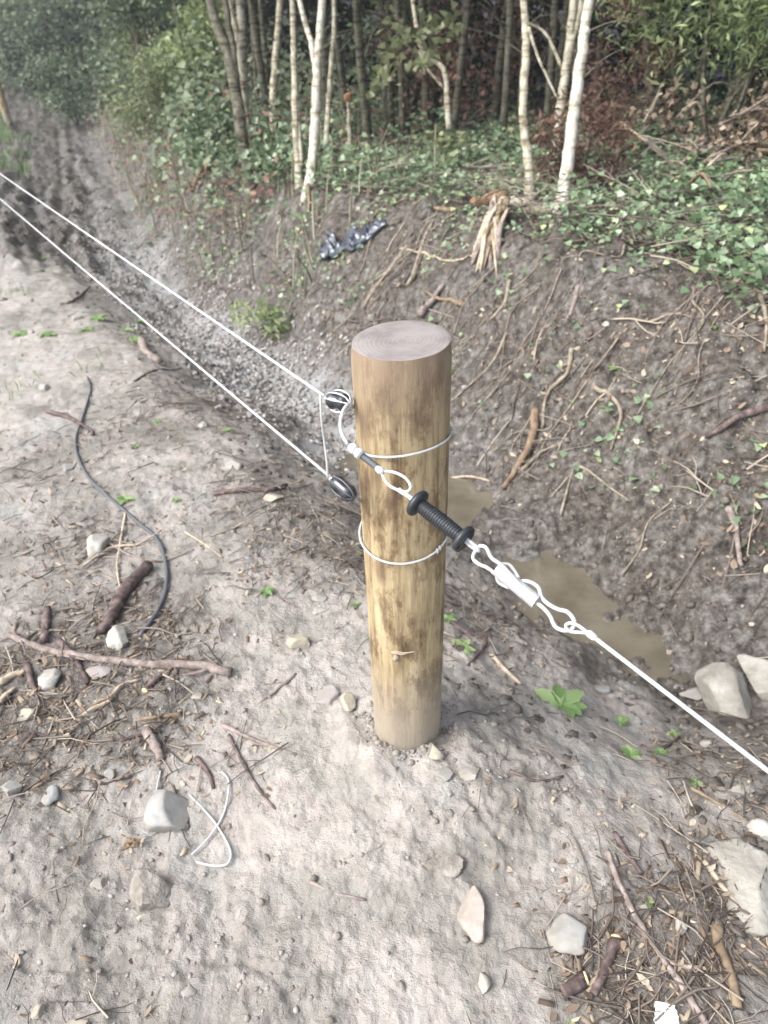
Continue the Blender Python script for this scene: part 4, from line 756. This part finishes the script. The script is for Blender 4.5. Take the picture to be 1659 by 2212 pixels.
grassy('track_grass', 1500, (2.5, 7, -3, .1), lambda x, y, s, tp: sst(.2, .5, pn(x*1.3+8, y*1.3)+.3*pn(x*6, y*6)), .05, 'sparse blades of grass on the left clay')

# ---------------------------------------------------------------- trees
CR_MESH = {}
def crown_mesh(key, n, r, h, size, mat):
    if key in CR_MESH: return CR_MESH[key]
    k = 26; cc = RS.normal(0, .42, (k, 3))*[r, r, h]; i = RS.randint(0, k, n); p = cc[i]+RS.normal(0, .24, (n, 3))*[r, r, h*.6]
    o = leaves('crown', p, size, mat, np.clip(RS.normal(.5, .22, n), 0, 1)); me = o.data; bpy.data.objects.remove(o); CR_MESH[key] = me; return me
def limb(b, P, r0, r1, seg=8, rough=.05): n = len(P); b.tube(P, np.linspace(r0, r1, n), seg, True, rough)
def tree(stems, label, mat='bark_pale', group=None, crown=True, height_=3.6, twigs=4, name='tree', cr='canopy', dd=0, stub=None, category='tree', thin=.9):
    """stems: lists of (u,v) photo points from the foot upward with a width in px; the foot stands on the ground"""
    base = G(*stems[0][0][0]); d = depth(base)+dd; root = empty(name, base, label, category, group); b = MB(); tw = []; tops = []; rs = random.Random(int(stems[0][0][0][0]))
    for px, w in stems:
        pts = [at(u, v, d-.0) for u, v in px]
        if px is stems[0][0]: pts[0] = base-np.array([0, 0, .08])
        v_ = pts[-1]-pts[-2]; v_ /= np.linalg.norm(v_)
        if stub is None and px[-1][1] < 40:
            v_ = v_*.6+np.array([0, 0, .4]); v_ /= np.linalg.norm(v_)
            for k in range(3): pts.append(pts[-1]+v_*(height_/3)+np.array([rs.uniform(-.1, .1), rs.uniform(-.1, .1), 0]))
        r = w*thin*d/FPX/2; P = smoothpath(pts, 7); n = len(P); R = np.linspace(r*1.12, r*.55, n) if px[-1][1] < 40 else np.linspace(r, r*.5, n)
        if px is stems[0][0]: R[:5] *= np.linspace(1.5, 1.05, 5)
        for q in range(n): P[q] += np.array([rs.uniform(-1, 1), rs.uniform(-1, 1), 0])*r*.14
        b.tube(P, R, 10, True, .06); tops.append(P[-1])
        for _ in range(twigs):
            i = rs.randrange(n//4, max(n*3//4, n//4+1)); a = rs.uniform(0, 6.28); L = rs.uniform(.12, .42); e = P[i]+np.array([cos(a), sin(a), rs.uniform(.0, .8)])*L
            tw.append(MB().tube(smoothpath([P[i], (P[i]+e)/2+[0, 0, .03], e], 3), np.linspace(r*.14, r*.04, 7), 5, False))
    b.build('trunk', M[mat], root, base)
    for q in tw: q.build('branch', M['bark_grey'], root, base)
    if crown:
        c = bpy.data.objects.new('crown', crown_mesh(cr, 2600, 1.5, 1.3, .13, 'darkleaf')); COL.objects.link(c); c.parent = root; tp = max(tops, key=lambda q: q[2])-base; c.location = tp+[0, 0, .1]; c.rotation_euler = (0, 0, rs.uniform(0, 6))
    if stub: MB().tube([tops[0]-[0, 0, .01], tops[0]+[0, 0, .03], tops[0]+[.02, 0, .06]], [.026, .034, .012], 8, True, .3).build('torn_top', M[stub], root, base)
    return root
tree([([(548, 418), (530, 350), (512, 220), (490, 110), (455, 0)], 30), ([(512, 230), (505, 120), (487, 0)], 18)], 'leaning grey trunk at the left end of the pale tree clump', 'bark_grey')
tree([([(552, 405), (535, 310), (525, 200), (522, 100), (518, 0)], 26), ([(524, 150), (512, 70), (497, 0)], 15)], 'pale upright trunk right beside the leaning grey one', 'bark_pale')
tree([([(606, 330), (590, 250), (597, 120), (605, 0)], 20)], 'slim pale trunk between the leaning trunk and the twin stems', 'bark_pale')
tree([([(648, 400), (640, 300), (636, 150), (632, 0)], 17), ([(652, 360), (644, 240), (640, 150)], 12)], 'slender straight trunk left of the forked pale tree', 'bark_pale')
tree([([(663, 415), (678, 330), (682, 230), (686, 130), (696, 0)], 24), ([(684, 165), (672, 90), (650, 10)], 14)], 'bright forked trunk with knots in the middle of the clump', 'bark_white')
tree([([(700, 385), (706, 280), (716, 130), (722, 0)], 13)], 'thin stem just right of the forked pale trunk', 'bark_pale')
tree([([(757, 362), (755, 290), (752, 218)], 15)], 'short snapped stem with orange torn top', 'bark_pale', crown=False, twigs=0, stub='orangewood')
tree([([(1150, 432), (1140, 340), (1130, 250), (1136, 120), (1132, 0)], 22), ([(1142, 60), (1165, 130), (1205, 215)], 9)], 'kinked pale trunk left of the white pair', 'bark_pale')
tree([([(1190, 400), (1205, 280), (1225, 130), (1240, 0)], 24), ([(1215, 210), (1232, 100), (1256, 0)], 18), ([(1213, 145), (1180, 75), (1140, 48)], 9)], 'grey green forked trunk behind the white trunk', 'bark_pale')
tree([([(1212, 455), (1228, 350), (1245, 200), (1262, 80), (1275, 0)], 29)], 'thickest bright white trunk right of centre', 'bark_white')
tree([([(330, 300), (318, 200), (300, 100), (282, 0)], 16)], 'dark ivy clad stem inside the left shrubs', 'bark_grey')
tree([([(1395, 330), (1402, 200), (1395, 80), (1400, 0)], 18)], 'dim grey green trunk left of the feathery bush', 'bark_grey', dd=.4)
tree([([(1450, 300), (1458, 180), (1452, 0)], 16)], 'dim trunk behind the feathery bush', 'bark_grey', dd=.5)
# broken hanging stem with ivy
hb0 = at(968, 275, 5.2)
hs_ = empty('broken_stem', (hb0[0], hb0[1], Z(hb0[0], hb0[1])), 'broken hanging branch wrapped in pale ivy in the dark gap', 'branch'); o3 = np.array(hs_.location)
bb = MB(); bb.tube(smoothpath([at(970, 280, 5.2), at(966, 220, 5.2), at(958, 150, 5.2), at(915, 112, 5.25), at(900, 60, 5.3), at(880, -80, 5.3)], 5), np.linspace(.022, .014, 26), 8, True, .1)
bb.tube(smoothpath([at(958, 190, 5.2), at(925, 150, 5.2), at(905, 110, 5.25)], 4), .010, 6); bb.build('branch', M['bark_pale'], hs_, o3)
def cl(pts, d, sx, n, dr=.12): c = [at(u+RS.normal(0, sx), v+RS.normal(0, sx), d+RS.normal(0, dr)) for u, v in pts for _ in range(n)]; return np.array(c)
leaves('ivy_leaves', cl([(880, 90), (860, 60), (850, 120), (900, 130), (940, 120), (800, 190), (830, 150), (960, 310), (1000, 300), (940, 300), (975, 60), (930, 50)], 5.2, 17, 26), .055, 'paleleaf', RS.uniform(0, 1, 312), IVY, parent=hs_)
# thin trunks deep in the wood, each a tree of its own
TH = empty('thin_tree', (0, 0, 0), 'thin dim trunk deep in the dark wood', 'tree', 'thin trunks in the dark wood'); first = True
b = MB(); limb(b, smoothpath([(0, 0, -.1), (.03, 0, 1), (-.02, .04, 2.2), (.05, 0, 4.2)], 4), .035, .015); b.tube(smoothpath([(0, 0, 1.2), (.25, .1, 1.6), (.4, .1, 2.1)], 3), np.linspace(.012, .004, 7), 5, False); b.tube(smoothpath([(0, 0, .7), (-.25, -.1, .9), (-.5, 0, 1.0)], 3), np.linspace(.009, .003, 7), 5, False)
t_tr = b.build('trunk', M['bark_grey'], TH); t_cr = bpy.data.objects.new('crown', crown_mesh('canopy', 2600, 1.5, 1.3, .13, 'darkleaf')); COL.objects.link(t_cr); t_cr.parent = TH; t_cr.location = (0, 0, 4.0)
spots = [(782, 325), (826, 335), (800, 300), (872, 330), (925, 335), (905, 300), (1010, 320), (1040, 330), (1100, 320), (730, 320), (620, 300), (575, 280), (560, 300), (1075, 300), (850, 300), (1170, 330), (1310, 320), (1350, 300), (1500, 330), (1580, 320), (400, 250), (440, 270), (360, 235), (480, 260), (985, 290), (1230, 310), (1620, 300), (250, 220), (210, 200)]
for i, (u, v) in enumerate(spots):
    q = G(u, v)+np.array([random.uniform(-.2, .2), random.uniform(0, .8), 0]); q[2] = Z(q[0], q[1])
    if first: r_ = TH; first = False
    else:
        r_ = TH.copy(); COL.objects.link(r_)
        for ch in (t_tr, t_cr): c = ch.copy(); COL.objects.link(c); c.parent = r_
    r_.location = q; r_.rotation_euler = (random.gauss(0, .07), random.gauss(0, .07), random.uniform(0, 6)); k = random.uniform(.7, 1.3); r_.scale = (k, k, 1)

# ---------------------------------------------------------------- shrubs
def shrub(u, v, d, w, h, label, mat, n, size, name='shrub', cat='shrub', clumps=14, z0=None, stems=5, tm=LEAF, asp=1, up=.5, tl=0, th=1, dz0=0):
    q = at(u, v, d); zb = Z(q[0], q[1]) if z0 is None else z0; root = empty(name, (q[0], q[1], zb), label, cat); bz = np.array([q[0], q[1], zb])
    cc = []
    for _ in range(clumps):
        a = RS.uniform(0, 6.28); r = math.sqrt(RS.uniform())*w/2; cc.append([q[0]+r*cos(a), q[1]+r*sin(a)*.8, zb+dz0+(h-dz0)*(RS.uniform(.12, 1)*(1-.35*(r/(w/2))**2))])
    cc = np.array(cc); i = RS.randint(0, clumps, n); sg = w*.11; p = cc[i]+RS.normal(0, 1, (n, 3))*[sg, sg, sg*.8]; p[:, 2] = np.maximum(p[:, 2], zb+.02)
    ct = RS.normal(0, .14, clumps); leaves('foliage', p, size, mat, np.clip(.48+ct[i]+RS.normal(0, .16, n), tl, th), tm, up, root, asp)
    b = MB()
    for k in range(min(stems, clumps)): e = cc[k]; b.tube(smoothpath([bz-[0, 0, .05], bz*.6+e*.4+RS.normal(0, .05, 3), e], 4), np.linspace(min(.03, h*.012), min(.008, h*.005), 9), 6, False)
    b.build('stems', M['bark_grey'], root, bz); return root
shrub(30, 170, 29, 8.5, 7.0, 'tall blue green shrub at the far left corner', 'olive', 11000, .20)
shrub(150, 180, 23, 4.6, 5.5, 'pale olive shrub above the distant ditch', 'olive', 9000, .15)
shrub(285, 220, 13, 2.3, 3.2, 'light green leafy shrub overhanging the ditch', 'olive', 7500, .10, tl=.2)
shrub(345, 210, 10.5, 1.7, 2.6, 'bushy shrub between the ditch and the tree clump', 'olive', 6000, .085)
shrub(430, 190, 9.0, 1.2, 2.2, 'yellow green shrub left of the leaning trunk', 'bamboo', 3000, .075, tl=.0, th=.8)
shrub(325, 285, 12, 1.2, 1.2, 'brown tangled thicket on the far side of the ditch', 'paleleaf', 3000, .07)
shrub(385, 320, 9.2, 1.0, .9, 'grey green bramble thicket at the ditch bend', 'paleleaf', 2400, .06)
shrub(160, 245, 17.5, 1.6, 1.6, 'small olive bush at the far end of the ditch', 'olive', 3000, .09)
shrub(118, 225, 22, 2.2, 1.6, 'dark leafy bush where the ditch disappears', 'darkleaf', 2600, .12)
shrub(60, 190, 27, 6, 2.4, 'low dark shrub under the corner shrubs', 'darkleaf', 3500, .13)
shrub(455, 335, 7.2, .8, .55, 'ivy mound at the foot of the leaning trunk', 'ivy', 1300, .05, tm=IVY)
shrub(610, 400, 5.8, .8, .35, 'ivy mound among the slim trunks', 'ivy', 900, .045, tm=IVY)
shrub(545, 525, 4.6, .32, .34, 'bright green sprouting plant on the bank below the clump', 'bamboo', 240, .06, clumps=9, asp=.6, up=.2)
shrub(1570, 190, 4.3, 1.3, 1.6, 'light green feathery bush at the upper right corner', 'bamboo', 11000, .060, clumps=34, asp=.5, dz0=.5, up=.5, tl=.15)
shrub(1650, 60, 4.7, 1.2, 2.1, 'second feathery bush cut by the right edge', 'bamboo', 7000, .060, clumps=24, asp=.5, dz0=.7, up=.5, tl=.1)
shrub(1335, 240, 4.6, .6, 1.1, 'dead red brown bush right of the white trunk', 'fern', 4200, .035, clumps=20, asp=.4, tl=.2)
shrub(1250, 380, 4.35, .5, .6, 'purple brown dead fronds behind the white trunk foot', 'fern', 1500, .05, clumps=10, asp=.5)
shrub(1430, 320, 4.9, .9, .55, 'tangled olive bramble heap under the feathery bush', 'olive', 2200, .04)
shrub(1560, 330, 4.5, .9, .5, 'yellowing leafy heap at the right edge', 'litter', 1800, .04, tl=.2)
shrub(1000, 120, 6.6, 1.3, 1.9, 'brown leaved shrub in the shade behind the broken branch', 'fern', 2600, .06, tl=0, th=.8)
shrub(880, 80, 7.0, 1.3, 2.0, 'dark green shrub in the shade left of the broken branch', 'ivy', 1600, .06, tl=0, th=.45)
# brushwood heap at the right
br = empty('brushwood_heap', G(1540, 390), 'heap of cut branches and dead stems at the right edge', 'brushwood'); bq = np.array(br.location); rs = random.Random(5)
for k in range(95):
    u0, v0 = rs.uniform(1330, 1700), rs.uniform(240, 400); d = rs.uniform(3.9, 4.9); L = rs.uniform(40, 170); a = rs.gauss(.1, .5)
    p0 = at(u0, v0, d); p1 = at(u0+L*cos(a), v0+L*sin(a), d+rs.uniform(-.3, .3)); pm = (p0+p1)/2+[0, 0, rs.uniform(.0, .1)]
    for p in (p0, pm, p1): p[2] = max(p[2], Z(p[0], p[1])+.02)
    r = rs.choice([.003, .004, .006, .009, .013]); MB().tube(smoothpath([p0, pm, p1], 4), np.linspace(r, r*.5, 9), 6, True, .08).build('branch', M[rs.choice(['root', 'twig', 'stick_pale', 'stick_mauve', 'stick_brown'])], br, bq)
for l, px, w, mt in (('long grey pole leaning left out of the brushwood', [(1300, 335), (1400, 300), (1480, 270), (1560, 262)], 9, 'bark_grey'), ('pale bare branch behind the white trunk', [(1300, 300), (1355, 280), (1385, 400)], 9, 'bark_grey'), ('thin branch arching over the brushwood', [(1380, 240), (1500, 300), (1600, 350), (1655, 330)], 7, 'twig')):
    P = smoothpath([at(u, v, 4.9) for u, v in px], 5); tag(MB().tube(P, w*4.9/FPX/2, 7, True, .1).build('bare_branch', M[mt], None, P[0]), l, 'branch')
# dark wood behind: too many leaves and stems to count
def wood(name, n, rng, zr, size, mat, tl, th, label, dens=lambda x, y, s, tp: np.ones_like(x)):
    x, y = sample(n, *rng, dens); z = height(x, y, False)+RS.uniform(zr[0], zr[1], n)
    return kind(leaves(name, np.stack([x, y, z], 1), size, mat, np.clip(RS.normal((tl+th)/2, .2, n), tl, th)), 'stuff', label, 'woodland')
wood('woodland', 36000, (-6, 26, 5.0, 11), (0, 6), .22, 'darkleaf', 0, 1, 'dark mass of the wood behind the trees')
wood('shading_canopy', 16000, (-6, 24, 3.2, 11), (3.4, 6.5), .24, 'darkleaf', 0, .8, 'out of view canopy added to darken the wood')  # leaf layer above the view, added to keep the wood below dark
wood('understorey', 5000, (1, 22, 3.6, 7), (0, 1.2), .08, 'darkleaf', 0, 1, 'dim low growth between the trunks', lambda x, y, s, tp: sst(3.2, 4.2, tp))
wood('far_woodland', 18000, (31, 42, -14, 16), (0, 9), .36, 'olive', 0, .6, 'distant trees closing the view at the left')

# thin haze volume added in place of milky lens glow: far things go pale
hz = bpy.data.meshes.new('haze'); X0, X1, Y0, Y1, Z0, Z1 = -60, 60, -8, 70, -8, 26
hz.from_pydata([(x, y, z) for x in (X0, X1) for y in (Y0, Y1) for z in (Z0, Z1)], [], [(0, 1, 3, 2), (4, 6, 7, 5), (0, 4, 5, 1), (2, 3, 7, 6), (0, 2, 6, 4), (1, 5, 7, 3)])
ho = bpy.data.objects.new('haze', hz); COL.objects.link(ho); hm = bpy.data.materials.new('haze'); hm.use_nodes = True; ht = hm.node_tree; ht.nodes.remove(ht.nodes['Principled BSDF'])
pv_ = ht.nodes.new('ShaderNodeVolumePrincipled'); pv_.inputs['Color'].default_value = (.86, .92, .97, 1); pv_.inputs['Density'].default_value = .0026; ht.links.new(pv_.outputs[0], ht.nodes['Material Output'].inputs['Volume'])
hz.materials.append(hm); kind(ho, 'stuff', 'thin haze added in place of milky lens glow', 'haze'); S.cycles.volume_bounces = 0
